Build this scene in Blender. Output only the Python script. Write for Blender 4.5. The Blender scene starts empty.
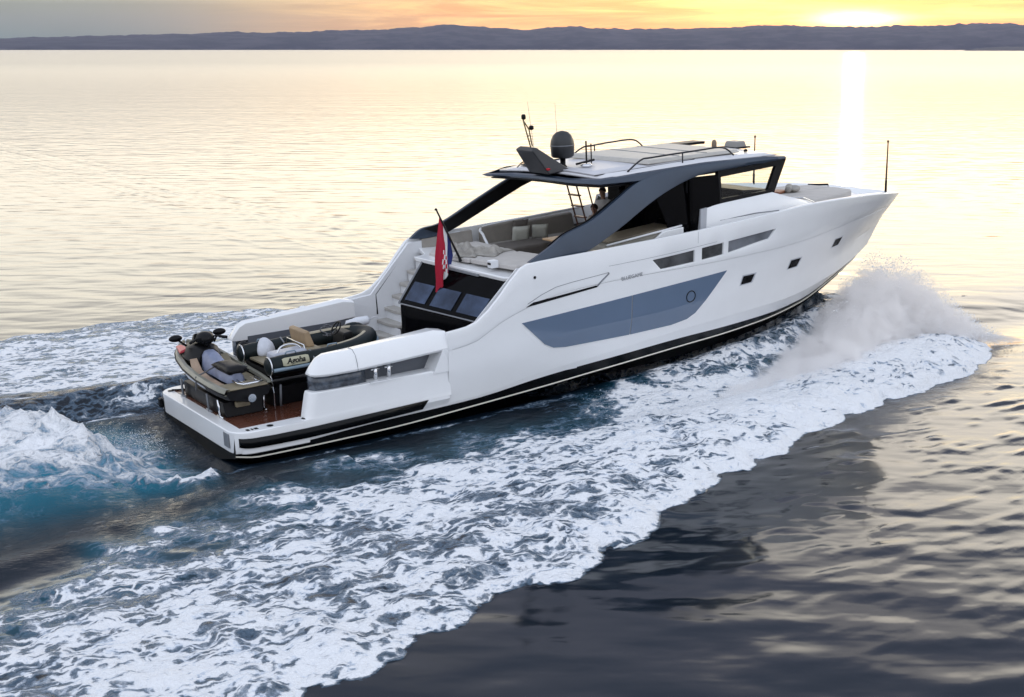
import bpy, bmesh, math, random
import numpy as np
from mathutils import Vector, Matrix, Euler
from mathutils.bvhtree import BVHTree

random.seed(7)
sc = bpy.context.scene
C = sc.collection
rad = math.radians

# ------------------------------------------------------------------ camera
CAM_H = 8.294
FPX = 1401.17
PITCH = math.atan(300.5 / FPX)
cam_d = bpy.data.cameras.new("camera")
cam_d.sensor_width = 36
cam_d.lens = FPX * 36 / 1024
cam_d.clip_start = 0.5
cam_d.clip_end = 40000
cam = bpy.data.objects.new("camera", cam_d)
cam.location = (0, 0, CAM_H)
cam.rotation_euler = (math.pi / 2 - PITCH, 0, rad(0.05))
C.objects.link(cam)
sc.camera = cam

# ------------------------------------------------------------------ sky, sun, exposure
SUN_AZ = rad(13.4)      # to the right of the view axis (+Y)
SUN_EL = rad(1.3)
sc.view_settings.view_transform = 'Standard'
sc.view_settings.look = 'None'
sc.view_settings.gamma = 1
sc.view_settings.use_curve_mapping = False
sc.view_settings.exposure = 0.0

sun_d = bpy.data.lights.new("sun", 'SUN')
sun_d.energy = .1      # almost set, half behind the ridge and cloud
sun_d.angle = rad(0.6)
sun_d.color = (1.0, 0.72, 0.42)
sun = bpy.data.objects.new("sun", sun_d)
sd = Vector((math.sin(SUN_AZ) * math.cos(SUN_EL), math.cos(SUN_AZ) * math.cos(SUN_EL), math.sin(SUN_EL)))
sun.rotation_euler = sd.to_track_quat('Z', 'Y').to_euler()
C.objects.link(sun)


class NT:
    """small helper around a node tree"""
    def __init__(s, tree):
        s.t = tree
        s.n = tree.nodes
        s.l = tree.links

    def add(s, typ, **kw):
        n = s.n.new(typ)
        for k, v in kw.items():
            setattr(n, k, v)
        return n

    def put(s, sock, v):
        if isinstance(v, bpy.types.NodeSocket):
            s.l.new(v, sock)
        else:
            sock.default_value = v

    def math(s, op, a, b=0.0, c=0.0, clamp=False):
        n = s.add('ShaderNodeMath', operation=op, use_clamp=clamp)
        s.put(n.inputs[0], a)
        s.put(n.inputs[1], b)
        s.put(n.inputs[2], c)
        return n.outputs[0]

    def mix(s, f, a, b):
        n = s.add('ShaderNodeMix', data_type='RGBA')
        s.put(n.inputs[0], f)
        for i, v in ((6, a), (7, b)):
            if not isinstance(v, bpy.types.NodeSocket) and len(v) == 3:
                v = (*v, 1)
            s.put(n.inputs[i], v)
        return n.outputs[2]

    def smooth(s, x, a, b):
        n = s.add('ShaderNodeMapRange', interpolation_type='SMOOTHSTEP')
        s.put(n.inputs[0], x)
        s.put(n.inputs[1], a)
        s.put(n.inputs[2], b)
        return n.outputs[0]

    def ramp(s, x, stops, interp='EASE'):
        n = s.add('ShaderNodeValToRGB')
        cr = n.color_ramp
        cr.interpolation = interp
        while len(cr.elements) > 1:
            cr.elements.remove(cr.elements[-1])
        for i, (p, c) in enumerate(stops):
            e = cr.elements[0] if i == 0 else cr.elements.new(p)
            e.position = p
            e.color = (*c, 1)
        s.put(n.inputs[0], x)
        return n.outputs[0]

    def noise(s, vec, scale, detail=4, rough=.5, dist=0.0):
        n = s.add('ShaderNodeTexNoise')
        if vec is not None:
            s.put(n.inputs['Vector'], vec)
        n.inputs['Scale'].default_value = scale
        n.inputs['Detail'].default_value = detail
        n.inputs['Roughness'].default_value = rough
        n.inputs['Distortion'].default_value = dist
        return n.outputs['Fac']

    def mapping(s, vec, scale=(1, 1, 1), rot=(0, 0, 0), loc=(0, 0, 0)):
        n = s.add('ShaderNodeMapping')
        s.put(n.inputs[0], vec)
        n.inputs['Location'].default_value = loc
        n.inputs['Rotation'].default_value = rot
        n.inputs['Scale'].default_value = scale
        return n.outputs[0]


world = bpy.data.worlds.new("World")
sc.world = world
world.use_nodes = True
w = NT(world.node_tree)
for n in list(w.n):
    w.n.remove(n)
geo = w.add('ShaderNodeTexCoord').outputs['Generated']
sep = w.add('ShaderNodeSeparateXYZ')
w.put(sep.inputs[0], geo)
X, Y, Z = sep.outputs
az = w.math('ARCTAN2', X, Y)                       # 0 = straight ahead, + to the right
el = w.math('ARCSINE', Z)
eld = w.math('DEGREES', el)
azd = w.math('DEGREES', az)
absdaz = w.math('ABSOLUTE', w.math('SUBTRACT', azd, 13.4))
sky = w.add('ShaderNodeTexSky', sky_type='NISHITA')
sky.sun_disc = False
sky.sun_elevation = SUN_EL
sky.sun_rotation = SUN_AZ
sky.air_density = 1.0
sky.dust_density = 1.5
# clouds, laid out on the sky by direction
cl_vec = w.add('ShaderNodeCombineXYZ')
w.put(cl_vec.inputs[0], w.math('MULTIPLY', azd, 0.055))
w.put(cl_vec.inputs[1], w.math('MULTIPLY', eld, 0.22))
n_big = w.noise(cl_vec.outputs[0], 1.0, 5, .55, .4)
cv2 = w.add('ShaderNodeCombineXYZ')
w.put(cv2.inputs[0], w.math('MULTIPLY', azd, 0.16))
w.put(cv2.inputs[1], w.math('MULTIPLY', eld, 1.9))
n_fine = w.noise(cv2.outputs[0], 1.0, 6, .6, .6)
nb = w.math('SUBTRACT', n_big, .5)
# elevation profile on the sunset side (position = degrees / 60), wobbling with the clouds
elw = w.math('ADD', eld, w.math('MULTIPLY', nb, w.math('MINIMUM', w.math('MAXIMUM', w.math('SUBTRACT', eld, 5.0), 0.0), 26.0)))
front = w.ramp(w.math('DIVIDE', elw, 60.0), [
    (0.0, (.95, .62, .28)), (0.026, (1.0, .72, .36)), (0.042, (2.2, 2.04, 1.50)), (0.09, (2.8, 2.66, 2.12)),
    (0.19, (2.6, 2.5, 2.08)), (0.25, (1.75, 1.68, 1.55)), (0.36, (.48, .52, .68)), (0.48, (.38, .43, .58)), (0.75, (.50, .55, .68)), (1.0, (.62, .70, .86))])
frontL = w.ramp(w.math('DIVIDE', elw, 60.0), [
    (0.0, (.18, .31, .32)), (0.028, (.24, .36, .36)), (0.045, (1.5, 1.36, 1.14)), (0.12, (2.4, 2.26, 1.92)),
    (0.23, (1.7, 1.62, 1.45)), (0.30, (.80, .78, .82)), (0.45, (.50, .51, .63)), (0.75, (.50, .55, .68)), (1.0, (.62, .70, .86))])
side = w.smooth(azd, -17.0, 6.0)
sunset = w.mix(side, frontL, front)
# a rift of brighter cloud higher up to the right of the axis
gapm = w.math('MULTIPLY', w.smooth(azd, 3.0, 12.0), w.math('SUBTRACT', 1.0, w.smooth(elw, 17.5, 22.5)))
gapm = w.math('MULTIPLY', gapm, w.smooth(elw, 10.0, 13.0))
sunset = w.mix(w.math('MULTIPLY', gapm, .9), sunset, (3.2, 3.0, 2.65))
# streaks low in the sky near the sun
lowm = w.math('MULTIPLY', w.math('SUBTRACT', 1.0, w.smooth(eld, 1.9, 2.9)), w.smooth(azd, -14.0, 2.0))
streak = w.mix(w.smooth(n_fine, .38, .68), (0.58, .37, .21), (1.35, .95, .42))
sunset = w.mix(w.math('MULTIPLY', lowm, .8), sunset, streak)
back = w.ramp(w.math('DIVIDE', eld, 90.0), [(0.0, (1.08, 1.10, 1.22)), (.25, (1.22, 1.30, 1.46)), (.6, (1.05, 1.16, 1.38)), (1.0, (.82, .93, 1.14))])
bk = w.smooth(w.math('ABSOLUTE', w.math('SUBTRACT', azd, 5.0)), 38.0, 95.0)
full = w.mix(bk, sunset, back)
cloudy = w.math('ADD', 0.9, w.math('MULTIPLY', nb, .35))
full2 = w.add('ShaderNodeVectorMath', operation='SCALE')
w.put(full2.inputs[0], full)
w.put(full2.inputs['Scale'], cloudy)
# the sun's glow breaking through the cloud just above the ridge
gx = w.math('DIVIDE', w.math('SUBTRACT', azd, 13.4), 1.5)
gy = w.math('DIVIDE', w.math('SUBTRACT', eld, 1.12), .26)
g = w.math('EXPONENT', w.math('MULTIPLY', -1.0, w.math('ADD', w.math('MULTIPLY', gx, gx), w.math('MULTIPLY', gy, gy))))
gx2 = w.math('DIVIDE', w.math('SUBTRACT', azd, 13.4), 9.0)
gy2 = w.math('DIVIDE', w.math('SUBTRACT', eld, 1.0), 2.6)
g2 = w.math('EXPONENT', w.math('MULTIPLY', -1.0, w.math('ADD', w.math('MULTIPLY', gx2, gx2), w.math('MULTIPLY', gy2, gy2))))
glow = w.add('ShaderNodeVectorMath', operation='SCALE')
glow.inputs[0].default_value = (3.6, 2.8, 1.5)
w.put(glow.inputs['Scale'], g)
glow2 = w.add('ShaderNodeVectorMath', operation='SCALE')
glow2.inputs[0].default_value = (.40, .27, .10)
w.put(glow2.inputs['Scale'], g2)
s1 = w.add('ShaderNodeVectorMath', operation='ADD')
w.put(s1.inputs[0], full2.outputs[0])
w.put(s1.inputs[1], glow.outputs[0])
s2 = w.add('ShaderNodeVectorMath', operation='ADD')
w.put(s2.inputs[0], s1.outputs[0])
w.put(s2.inputs[1], glow2.outputs[0])
bg_c = w.add('ShaderNodeBackground')
w.put(bg_c.inputs[0], s2.outputs[0])
bg_c.inputs[1].default_value = 1.0
bg_s = w.add('ShaderNodeBackground')
w.put(bg_s.inputs[0], sky.outputs[0])
bg_s.inputs[1].default_value = 0.05
mx = w.add('ShaderNodeAddShader')
w.put(mx.inputs[0], bg_s.outputs[0])
w.put(mx.inputs[1], bg_c.outputs[0])
wo = w.add('ShaderNodeOutputWorld')
w.put(wo.inputs[0], mx.outputs[0])

# ------------------------------------------------------------------ materials
MATS = {}


def mat(name, col, rough=.4, metal=0.0, coat=0.0, var=0.0, vscale=3.0, bump=0.0, bscale=40.0, spec=.5, trans=0.0, ior=1.5):
    m = bpy.data.materials.new(name)
    m.use_nodes = True
    t = NT(m.node_tree)
    b = t.n['Principled BSDF']
    b.inputs['Base Color'].default_value = (*col, 1)
    b.inputs['Roughness'].default_value = rough
    b.inputs['Metallic'].default_value = metal
    b.inputs['Coat Weight'].default_value = coat
    b.inputs['Coat Roughness'].default_value = .05
    b.inputs['Specular IOR Level'].default_value = spec
    b.inputs['Transmission Weight'].default_value = trans
    b.inputs['IOR'].default_value = ior
    oc = t.add('ShaderNodeTexCoord').outputs['Object']
    if var:
        n = t.noise(oc, vscale, 6, .6)
        lo = tuple(c * (1 - var) for c in col)
        hi = tuple(min(1, c * (1 + var)) for c in col)
        t.put(b.inputs['Base Color'], t.mix(t.smooth(n, .3, .7), lo, hi))
        t.put(b.inputs['Roughness'], t.math('ADD', rough, t.math('MULTIPLY', t.math('SUBTRACT', n, .5), .25 * rough + .05), clamp=True))
    if bump:
        bn = t.add('ShaderNodeBump')
        bn.inputs['Strength'].default_value = bump
        bn.inputs['Distance'].default_value = .01
        t.put(bn.inputs['Height'], t.noise(oc, bscale, 3, .6))
        t.put(b.inputs['Normal'], bn.outputs[0])
    MATS[name] = m
    return m


WHITE = mat('gelcoat_white', (.86, .865, .87), .22, coat=.3, var=.02, vscale=.7)
WHITE2 = mat('moulded_white', (.76, .77, .79), .4, var=.03, vscale=2)
BLACKB = mat('antifoul_black', (.004, .005, .006), .35, var=.3, spec=.2)
BAND = mat('band_black', (.003, .0035, .004), .25, spec=.2)
ARCH = mat('arch_metallic', (.030, .048, .078), .32, metal=.35, coat=.35, var=.08, vscale=.8)
ROOFP = mat('roof_panel', (.60, .60, .63), .35, var=.05)
SKYL = mat('skylight_fabric', (.50, .48, .44), .5, var=.06)
BLUEW = mat('window_blue', (.115, .165, .25), .08, coat=.6, var=.03, vscale=.5, spec=.6)
BGLASS = mat('glass_black', (.0015, .0015, .002), .1, spec=.05)
BGLASS2 = mat('glass_reflecting', (.045, .066, .115), .08, metal=.7, var=.5, vscale=1.2)
SGLASS = mat('glass_smoked', (.10, .11, .13), .12, spec=.5)
DARK = mat('trim_dark', (.005, .005, .006), .4, var=.2, spec=.2)
GREY = mat('trim_grey', (.20, .21, .23), .4, var=.1)
TAUPE = mat('fabric_taupe', (.105, .092, .08), .85, var=.12, bump=.4, bscale=60)
TAUPEL = mat('fabric_stone', (.30, .275, .245), .85, var=.1, bump=.4, bscale=60)
PAD = mat('fabric_sunpad', (.50, .475, .45), .8, var=.06, bump=.35, bscale=40)
PILLOW = mat('fabric_sage', (.42, .42, .37), .85, var=.1, bump=.5, bscale=50)
TOWEL = mat('fabric_towel', (.34, .32, .29), .95, var=.2, vscale=6, bump=.8, bscale=60)
WOODL = mat('wood_oak', (.55, .36, .20), .45, var=.2, vscale=8)
STEEL = mat('stainless', (.72, .73, .75), .16, metal=1.0, var=.05)
DSTEEL = mat('dark_rail', (.035, .035, .04), .3, metal=.7)
RUST = mat('ladder_bronze', (.10, .045, .03), .4, metal=.3, var=.2)
TAN = mat('vinyl_tan', (.33, .235, .14), .6, var=.12, bump=.3)
TAND = mat('vinyl_khaki', (.22, .185, .12), .6, var=.2)
TUBE = mat('tube_hypalon', (.004, .009, .010), .45, var=.25, bump=.2, spec=.25)
RUBB = mat('rubstrake_grey', (.20, .27, .33), .5, var=.1)
RUBB2 = mat('rubstrake_cream', (.42, .37, .27), .5, var=.12)
BAGW = mat('bag_white', (.62, .64, .70), .6, var=.1, bump=.6, bscale=20)
REDP = mat('plastic_red', (.45, .02, .04), .3, var=.1)
SKIBLUE = mat('seat_silverblue', (.22, .25, .36), .45, var=.2)
OLIVE = mat('hull_khaki', (.22, .215, .17), .35, coat=.3, var=.15)
SKIN = mat('skin', (.42, .25, .17), .5, var=.08)
HAIR = mat('hair_brown', (.035, .022, .015), .6, var=.3)
SHIRTW = mat('shirt_white', (.72, .72, .70), .8, var=.05, bump=.4)
SHIRTB = mat('shirt_beige', (.42, .37, .30), .8, var=.08, bump=.4)
SHORTS = mat('shorts_navy', (.03, .04, .07), .8)
DOME = mat('dome_grey', (.022, .023, .025), .35, var=.1)
REDL = mat('lens_red', (.5, .01, .02), .2)


def teak_mat():
    m = bpy.data.materials.new('teak_wet')
    m.use_nodes = True
    t = NT(m.node_tree)
    b = t.n['Principled BSDF']
    oc = t.add('ShaderNodeTexCoord').outputs['Object']
    sp = t.add('ShaderNodeSeparateXYZ')
    t.put(sp.inputs[0], oc)
    f = t.math('FRACT', t.math('MULTIPLY', sp.outputs[1], 14.0))
    seam = t.math('LESS_THAN', f, .1)
    n = t.noise(t.mapping(oc, (1.2, 12, 1)), 2.0, 6, .6)
    col = t.mix(n, (.055, .018, .012), (.17, .062, .036))
    col = t.mix(seam, col, (.02, .015, .012))
    t.put(b.inputs['Base Color'], col)
    wet = t.noise(oc, 1.4, 4, .6)
    t.put(b.inputs['Roughness'], t.math('ADD', .08, t.math('MULTIPLY', t.smooth(wet, .45, .65), .4)))
    bn = t.add('ShaderNodeBump')
    bn.inputs['Strength'].default_value = .5
    bn.inputs['Distance'].default_value = .01
    t.put(bn.inputs['Height'], t.noise(oc, 7, 4, .6))
    t.put(b.inputs['Normal'], bn.outputs[0])
    return m


TEAK = teak_mat()
FAIR = mat('fairing_glass', (.085, .10, .125), .12, var=.5, vscale=5, spec=.6)


def clear_glass():
    m = bpy.data.materials.new('glass_clear')
    m.use_nodes = True
    t = NT(m.node_tree)
    for n in list(t.n):
        t.n.remove(n)
    tr = t.add('ShaderNodeBsdfTransparent')
    tr.inputs[0].default_value = (.9, .92, .9, 1)
    gl = t.add('ShaderNodeBsdfGlossy')
    gl.inputs[1].default_value = .03
    mxs = t.add('ShaderNodeMixShader')
    lw = t.add('ShaderNodeLayerWeight')
    lw.inputs[0].default_value = .5
    t.put(mxs.inputs[0], t.math('ADD', .03, t.math('MULTIPLY', .8, t.math('POWER', lw.outputs['Facing'], 5.0))))
    t.put(mxs.inputs[1], tr.outputs[0])
    t.put(mxs.inputs[2], gl.outputs[0])
    o = t.add('ShaderNodeOutputMaterial')
    t.put(o.inputs[0], mxs.outputs[0])
    return m


CGLASS = clear_glass()


def flag_mat():
    """red, white and blue bands along the fly, red and white chequered shield in the middle"""
    m = bpy.data.materials.new('flag_cloth')
    m.use_nodes = True
    t = NT(m.node_tree)
    b = t.n['Principled BSDF']
    b.inputs['Roughness'].default_value = .8
    uv = t.add('ShaderNodeUVMap').outputs[0]
    sp = t.add('ShaderNodeSeparateXYZ')
    t.put(sp.inputs[0], uv)
    u, v = sp.outputs[0], sp.outputs[1]           # u along the fly, v across the hoist
    col = t.mix(t.math('GREATER_THAN', v, .333), (.02, .03, .16), (.8, .8, .8))
    col = t.mix(t.math('GREATER_THAN', v, .667), col, (.40, .006, .03))
    ch = t.add('ShaderNodeTexChecker')
    t.put(ch.inputs[0], uv)
    ch.inputs[1].default_value = (.8, .8, .8, 1)
    ch.inputs[2].default_value = (.55, .01, .035, 1)
    ch.inputs[3].default_value = 14
    iu = t.math('LESS_THAN', t.math('ABSOLUTE', t.math('SUBTRACT', u, .5)), .13)
    iv = t.math('LESS_THAN', t.math('ABSOLUTE', t.math('SUBTRACT', v, .5)), .25)
    col = t.mix(t.math('MULTIPLY', iu, iv), col, ch.outputs[0])
    t.put(b.inputs['Base Color'], col)
    return m


FLAG = flag_mat()

# ------------------------------------------------------------------ mesh helpers


class MB:
    def __init__(s):
        s.v = []
        s.f = []

    def verts(s, pts):
        n = len(s.v)
        s.v += [tuple(p) for p in pts]
        return n

    def grid(s, rows, closed_u=False, closed_v=False, flip=False):
        """rows: list of equal length point lists"""
        n = s.verts([p for r in rows for p in r])
        R, K = len(rows), len(rows[0])
        for i in range(R if closed_v else R - 1):
            for j in range(K if closed_u else K - 1):
                a = n + i * K + j
                b_ = n + i * K + (j + 1) % K
                c = n + ((i + 1) % R) * K + (j + 1) % K
                d = n + ((i + 1) % R) * K + j
                s.f.append((a, d, c, b_) if flip else (a, b_, c, d))
        return s

    def box(s, lo, hi, M=None):
        p = [Vector((x, y, z)) for x in (lo[0], hi[0]) for y in (lo[1], hi[1]) for z in (lo[2], hi[2])]
        if M is not None:
            p = [M @ q for q in p]
        n = s.verts(p)
        for q in ((0, 1, 3, 2), (4, 6, 7, 5), (0, 4, 5, 1), (2, 3, 7, 6), (0, 2, 6, 4), (1, 5, 7, 3)):
            s.f.append(tuple(n + k for k in q))
        return s

    def hexa(s, bot, top):
        """two matching polygons joined into a solid"""
        k = len(bot)
        n = s.verts(list(bot) + list(top))
        s.f.append(tuple(n + i for i in reversed(range(k))))
        s.f.append(tuple(n + k + i for i in range(k)))
        for i in range(k):
            j = (i + 1) % k
            s.f.append((n + i, n + j, n + k + j, n + k + i))
        return s

    def tube(s, pts, r, seg=8, caps=True, closed=False):
        pts = [Vector(p) for p in pts]
        rs = r if isinstance(r, (list, tuple)) else [r] * len(pts)
        rows = []
        up = Vector((0, 0, 1))
        prev = None
        N = len(pts)
        for i, p in enumerate(pts):
            if closed:
                d = pts[(i + 1) % N] - pts[i - 1]
            else:
                d = pts[min(i + 1, N - 1)] - pts[max(i - 1, 0)]
            d.normalize()
            if prev is None:
                a = d.cross(up)
                if a.length < .05:
                    a = d.cross(Vector((1, 0, 0)))
            else:
                a = prev - d * prev.dot(d)
            a.normalize()
            prev = a
            b = d.cross(a)
            rows.append([p + (a * math.cos(t) + b * math.sin(t)) * rs[i] for t in [2 * math.pi * k / seg for k in range(seg)]])
        n = len(s.v)
        s.grid(rows, closed_u=True, closed_v=closed)
        if caps and not closed:
            s.f.append(tuple(n + k for k in range(seg))[::-1])
            s.f.append(tuple(n + (N - 1) * seg + k for k in range(seg)))
        return s

    def lathe(s, prof, c=(0, 0, 0), seg=24, axis='z'):
        rows = []
        for r, h in prof:
            row = []
            for k in range(seg):
                a = 2 * math.pi * k / seg
                x, y = r * math.cos(a), r * math.sin(a)
                q = (x, y, h) if axis == 'z' else ((h, x, y) if axis == 'x' else (y, h, x))
                row.append((c[0] + q[0], c[1] + q[1], c[2] + q[2]))
            rows.append(row)
        n = len(s.v)
        s.grid(rows, closed_u=True)
        s.f.append(tuple(n + k for k in range(seg))[::-1])
        s.f.append(tuple(n + (len(prof) - 1) * seg + k for k in range(seg)))
        return s

    def blob(s, c, r, seg=14, rings=9, M=None):
        rows = []
        for i in range(rings + 1):
            ph = math.pi * i / rings
            ph = min(max(ph, .02), math.pi - .02)
            row = []
            for k in range(seg):
                a = 2 * math.pi * k / seg
                p = Vector((r[0] * math.sin(ph) * math.cos(a), r[1] * math.sin(ph) * math.sin(a), r[2] * math.cos(ph)))
                if M is not None:
                    p = M @ p
                row.append(p + Vector(c))
            rows.append(row)
        n = len(s.v)
        s.grid(rows, closed_u=True)
        s.f.append(tuple(n + k for k in range(seg))[::-1])
        s.f.append(tuple(n + rings * seg + k for k in range(seg)))
        return s

    def cushion(s, c, size, puff=.35, M=None, N=9):
        """soft square cushion: thick in the middle, pinched corners"""
        top, bot = [], []
        for i in range(N):
            rt, rb = [], []
            for j in range(N):
                u, v = 2 * i / (N - 1) - 1, 2 * j / (N - 1) - 1
                h = ((1 - abs(u) ** 4) * (1 - abs(v) ** 4)) ** puff
                pin = 1 - .06 * (1 - u * u) - .06 * (1 - v * v) + .04
                x, y = u * size[0] / 2 * pin, v * size[1] / 2 * pin
                pt, pb = Vector((x, y, size[2] / 2 * h)), Vector((x, y, -size[2] / 2 * h))
                if M is not None:
                    pt, pb = M @ pt, M @ pb
                rt.append(pt + Vector(c))
                rb.append(pb + Vector(c))
            top.append(rt)
            bot.append(rb)
        s.grid(top, flip=True)
        s.grid(bot)
        return s

    def build(s, name, m, parent=None, bevel=0.0, smooth=False, solid=0.0, subd=0, fix=True, seg=2, weld=True):
        me = bpy.data.meshes.new(name)
        me.from_pydata([tuple(v) for v in s.v], [], s.f)
        bm = bmesh.new()
        bm.from_mesh(me)
        if weld:
            bmesh.ops.remove_doubles(bm, verts=bm.verts, dist=.0004)
        if fix:
            bmesh.ops.recalc_face_normals(bm, faces=bm.faces)
        bm.to_mesh(me)
        bm.free()
        me.materials.append(m)
        o = bpy.data.objects.new(name, me)
        C.objects.link(o)
        if parent is not None:
            o.parent = parent
        if smooth:
            me.polygons.foreach_set('use_smooth', [True] * len(me.polygons))
        if solid:
            md = o.modifiers.new('solid', 'SOLIDIFY')
            md.thickness = solid
            md.offset = -1
        if bevel:
            md = o.modifiers.new('bevel', 'BEVEL')
            md.width = bevel
            md.segments = seg
            md.limit_method = 'ANGLE'
            md.angle_limit = rad(40)
            me.polygons.foreach_set('use_smooth', [True] * len(me.polygons))
            md.harden_normals = True
        if subd:
            md = o.modifiers.new('sub', 'SUBSURF')
            md.levels = subd
            md.render_levels = subd
            me.polygons.foreach_set('use_smooth', [True] * len(me.polygons))
        me.update()
        return o


def catmull(pts, n=8):
    pts = [Vector(p) for p in pts]
    out = []
    for i in range(len(pts) - 1):
        p0, p1, p2, p3 = pts[max(i - 1, 0)], pts[i], pts[i + 1], pts[min(i + 2, len(pts) - 1)]
        for k in range(n):
            t = k / n
            out.append(.5 * ((2 * p1) + (p2 - p0) * t + (2 * p0 - 5 * p1 + 4 * p2 - p3) * t * t + (3 * p1 - p0 - 3 * p2 + p3) * t ** 3))
    out.append(pts[-1])
    return out


def prism_y(poly, y0, y1):
    """polygon in (x, z) extruded from y0 to y1"""
    b = MB()
    return b.hexa([(x, y0, z) for x, z in poly], [(x, y1, z) for x, z in poly])


# ------------------------------------------------------------------ frames
TX, TY = -7.048, 29.605
HD, TR = rad(57.018), rad(2.881)
Fw = Vector((math.sin(HD) * math.cos(TR), math.cos(HD) * math.cos(TR), math.sin(TR)))
Lw = Vector((-math.cos(HD), math.sin(HD), 0))
Uw = Fw.cross(Lw)
YM = Matrix(((Fw.x, Lw.x, Uw.x, TX), (Fw.y, Lw.y, Uw.y, TY), (Fw.z, Lw.z, Uw.z, 0), (0, 0, 0, 1)))


def thing(name, label, cat, loc=None, rz=0.0, group=None, rx=0.0, ry=0.0):
    """an Empty at the thing's base, in yacht coordinates"""
    o = bpy.data.objects.new(name, None)
    o.empty_display_size = .2
    C.objects.link(o)
    if loc is not None:
        o.matrix_world = YM @ Matrix.Translation(loc) @ Euler((rx, ry, rz)).to_matrix().to_4x4()
    o['label'] = label
    o['category'] = cat
    if group:
        o['group'] = group
    return o


def tag(o, label, cat, group=None):
    o['label'] = label
    o['category'] = cat
    if group:
        o['group'] = group
    return o


# ================================================================== THE YACHT
yacht = thing('motor_yacht', 'large white motor yacht with blue side windows speeding away across the sea', 'yacht', (0, 0, 0))


def tabf(tab, k):
    xs = np.array([p[0] for p in tab])
    vs = np.array([p[k] for p in tab])
    # monotone cubic (pchip-like)
    h = np.diff(xs)
    d = np.diff(vs) / h
    m = np.zeros(len(xs))
    m[0], m[-1] = d[0], d[-1]
    for i in range(1, len(xs) - 1):
        if d[i - 1] * d[i] > 0:
            w1, w2 = 2 * h[i] + h[i - 1], h[i] + 2 * h[i - 1]
            m[i] = (w1 + w2) / (w1 / d[i - 1] + w2 / d[i])

    def f(x):
        x = min(max(x, xs[0]), xs[-1])
        i = min(int(np.searchsorted(xs, x, side='right')) - 1, len(xs) - 2)
        t = (x - xs[i]) / h[i]
        return float((2 * t ** 3 - 3 * t ** 2 + 1) * vs[i] + (t ** 3 - 2 * t ** 2 + t) * h[i] * m[i] + (-2 * t ** 3 + 3 * t ** 2) * vs[i + 1] + (t ** 3 - t ** 2) * h[i] * m[i + 1])
    return f


T_keel = [(.15, 0, -.55), (12, 0, -.6), (15, 0, -.45), (18, 0, .1), (19.6, 0, .8), (20.2, 0, 1.15)]
T_w = [(.15, 2.18, .03), (.6, 2.32, -.02), (3.3, 2.40, .0), (5.8, 2.45, .12), (7.6, 2.45, .22), (9.4, 2.42, .33), (12.7, 2.2, .47), (15, 1.75, .5), (17, 1.2, .62), (18.9, .55, .95), (20.4, 0, 1.28)]
T_bt = [(.15, 2.2, .08), (.6, 2.34, .07), (3.3, 2.42, .19), (5.8, 2.48, .27), (7.6, 2.5, .45), (9.3, 2.5, .56), (12.5, 2.35, .69), (14.9, 1.98, .7), (16.8, 1.5, .8), (18.9, .68, 1.1), (20.6, 0, 1.42)]
T_ch = [(.15, 2.21, .12), (.6, 2.35, .13), (3.3, 2.43, .24), (5.8, 2.5, .33), (7.6, 2.53, .58), (9.3, 2.56, .72), (12.5, 2.46, .95), (14.7, 2.2, 1.02), (15.6, 2.05, 1.04), (17.8, 1.38, 1.2), (19.6, .62, 1.38), (20.9, 0, 1.6)]
T_mid = [(5.1, 2.565, 1.0), (8, 2.69, 1.4), (10, 2.72, 1.5), (12.5, 2.66, 1.6), (14.7, 2.40, 1.7), (16.1, 2.12, 1.75), (17.5, 1.70, 1.85), (18.8, 1.15, 1.95), (20.2, .50, 2.05), (21.28, 0, 2.1)]
T_kn = [(5.1, 2.59, 1.5), (5.75, 2.62, 1.6), (6.45, 2.67, 1.95), (7, 2.71, 2.15), (8, 2.76, 2.4), (10, 2.79, 2.5), (12.5, 2.78, 2.52), (14.7, 2.68, 2.57), (16.1, 2.47, 2.63), (17.25, 2.18, 2.7), (18.5, 1.78, 2.75), (20.4, 1.0, 2.78), (21.2, .55, 2.73), (21.78, 0, 2.66)]
T_sh = [(5.1, 2.6, 1.93), (5.6, 2.62, 1.98), (5.85, 2.64, 2.06), (6.45, 2.68, 2.55), (7.0, 2.73, 3.12), (7.15, 2.75, 3.19), (9.2, 2.8, 3.27), (11.8, 2.81, 3.36), (13, 2.81, 3.42), (14.7, 2.79, 3.52), (16, 2.71, 3.58), (17, 2.56, 3.56), (18, 2.29, 3.5), (19, 1.98, 3.43), (20, 1.6, 3.33), (20.7, 1.24, 3.24), (21.3, .82, 3.15), (21.8, .36, 3.07), (22.0, 0, 3.04)]
T_s1 = [(5.1, 0, 1.62), (5.6, 0, 1.7), (6.45, 0, 2.15), (7.0, 0, 2.42), (9, 0, 2.54), (10.95, 0, 2.57), (12.9, 0, 2.67), (14.5, 0, 2.86), (16, 0, 2.92), (18, 0, 3.0), (20, 0, 2.96), (22, 0, 2.84)]
T_s2 = [(5.1, 0, 1.78), (5.6, 0, 1.84), (6.45, 0, 2.35), (7.0, 0, 2.74), (9, 0, 2.78), (10.7, 0, 2.83), (12.9, 0, 2.97), (14.74, 0, 3.10), (16, 0, 3.18), (18, 0, 3.22), (20, 0, 3.12), (22, 0, 2.93)]
FY = {}
for nme, tb in (('keel', T_keel), ('w', T_w), ('bt', T_bt), ('ch', T_ch), ('mid', T_mid), ('kn', T_kn), ('sh', T_sh)):
    FY[nme] = (tabf(tb, 1), tabf(tb, 2), tb[-1][0])
fs1, fs2 = tabf(T_s1, 2), tabf(T_s2, 2)


def rowpt(nm, xc, off=0.0):
    fy, fz, xe = FY[nm]
    x = xc if xc < 12 else 12 + (xc - 12) * (xe - 12) / 10.0
    return (x, fy(x), fz(x) + off)


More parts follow.
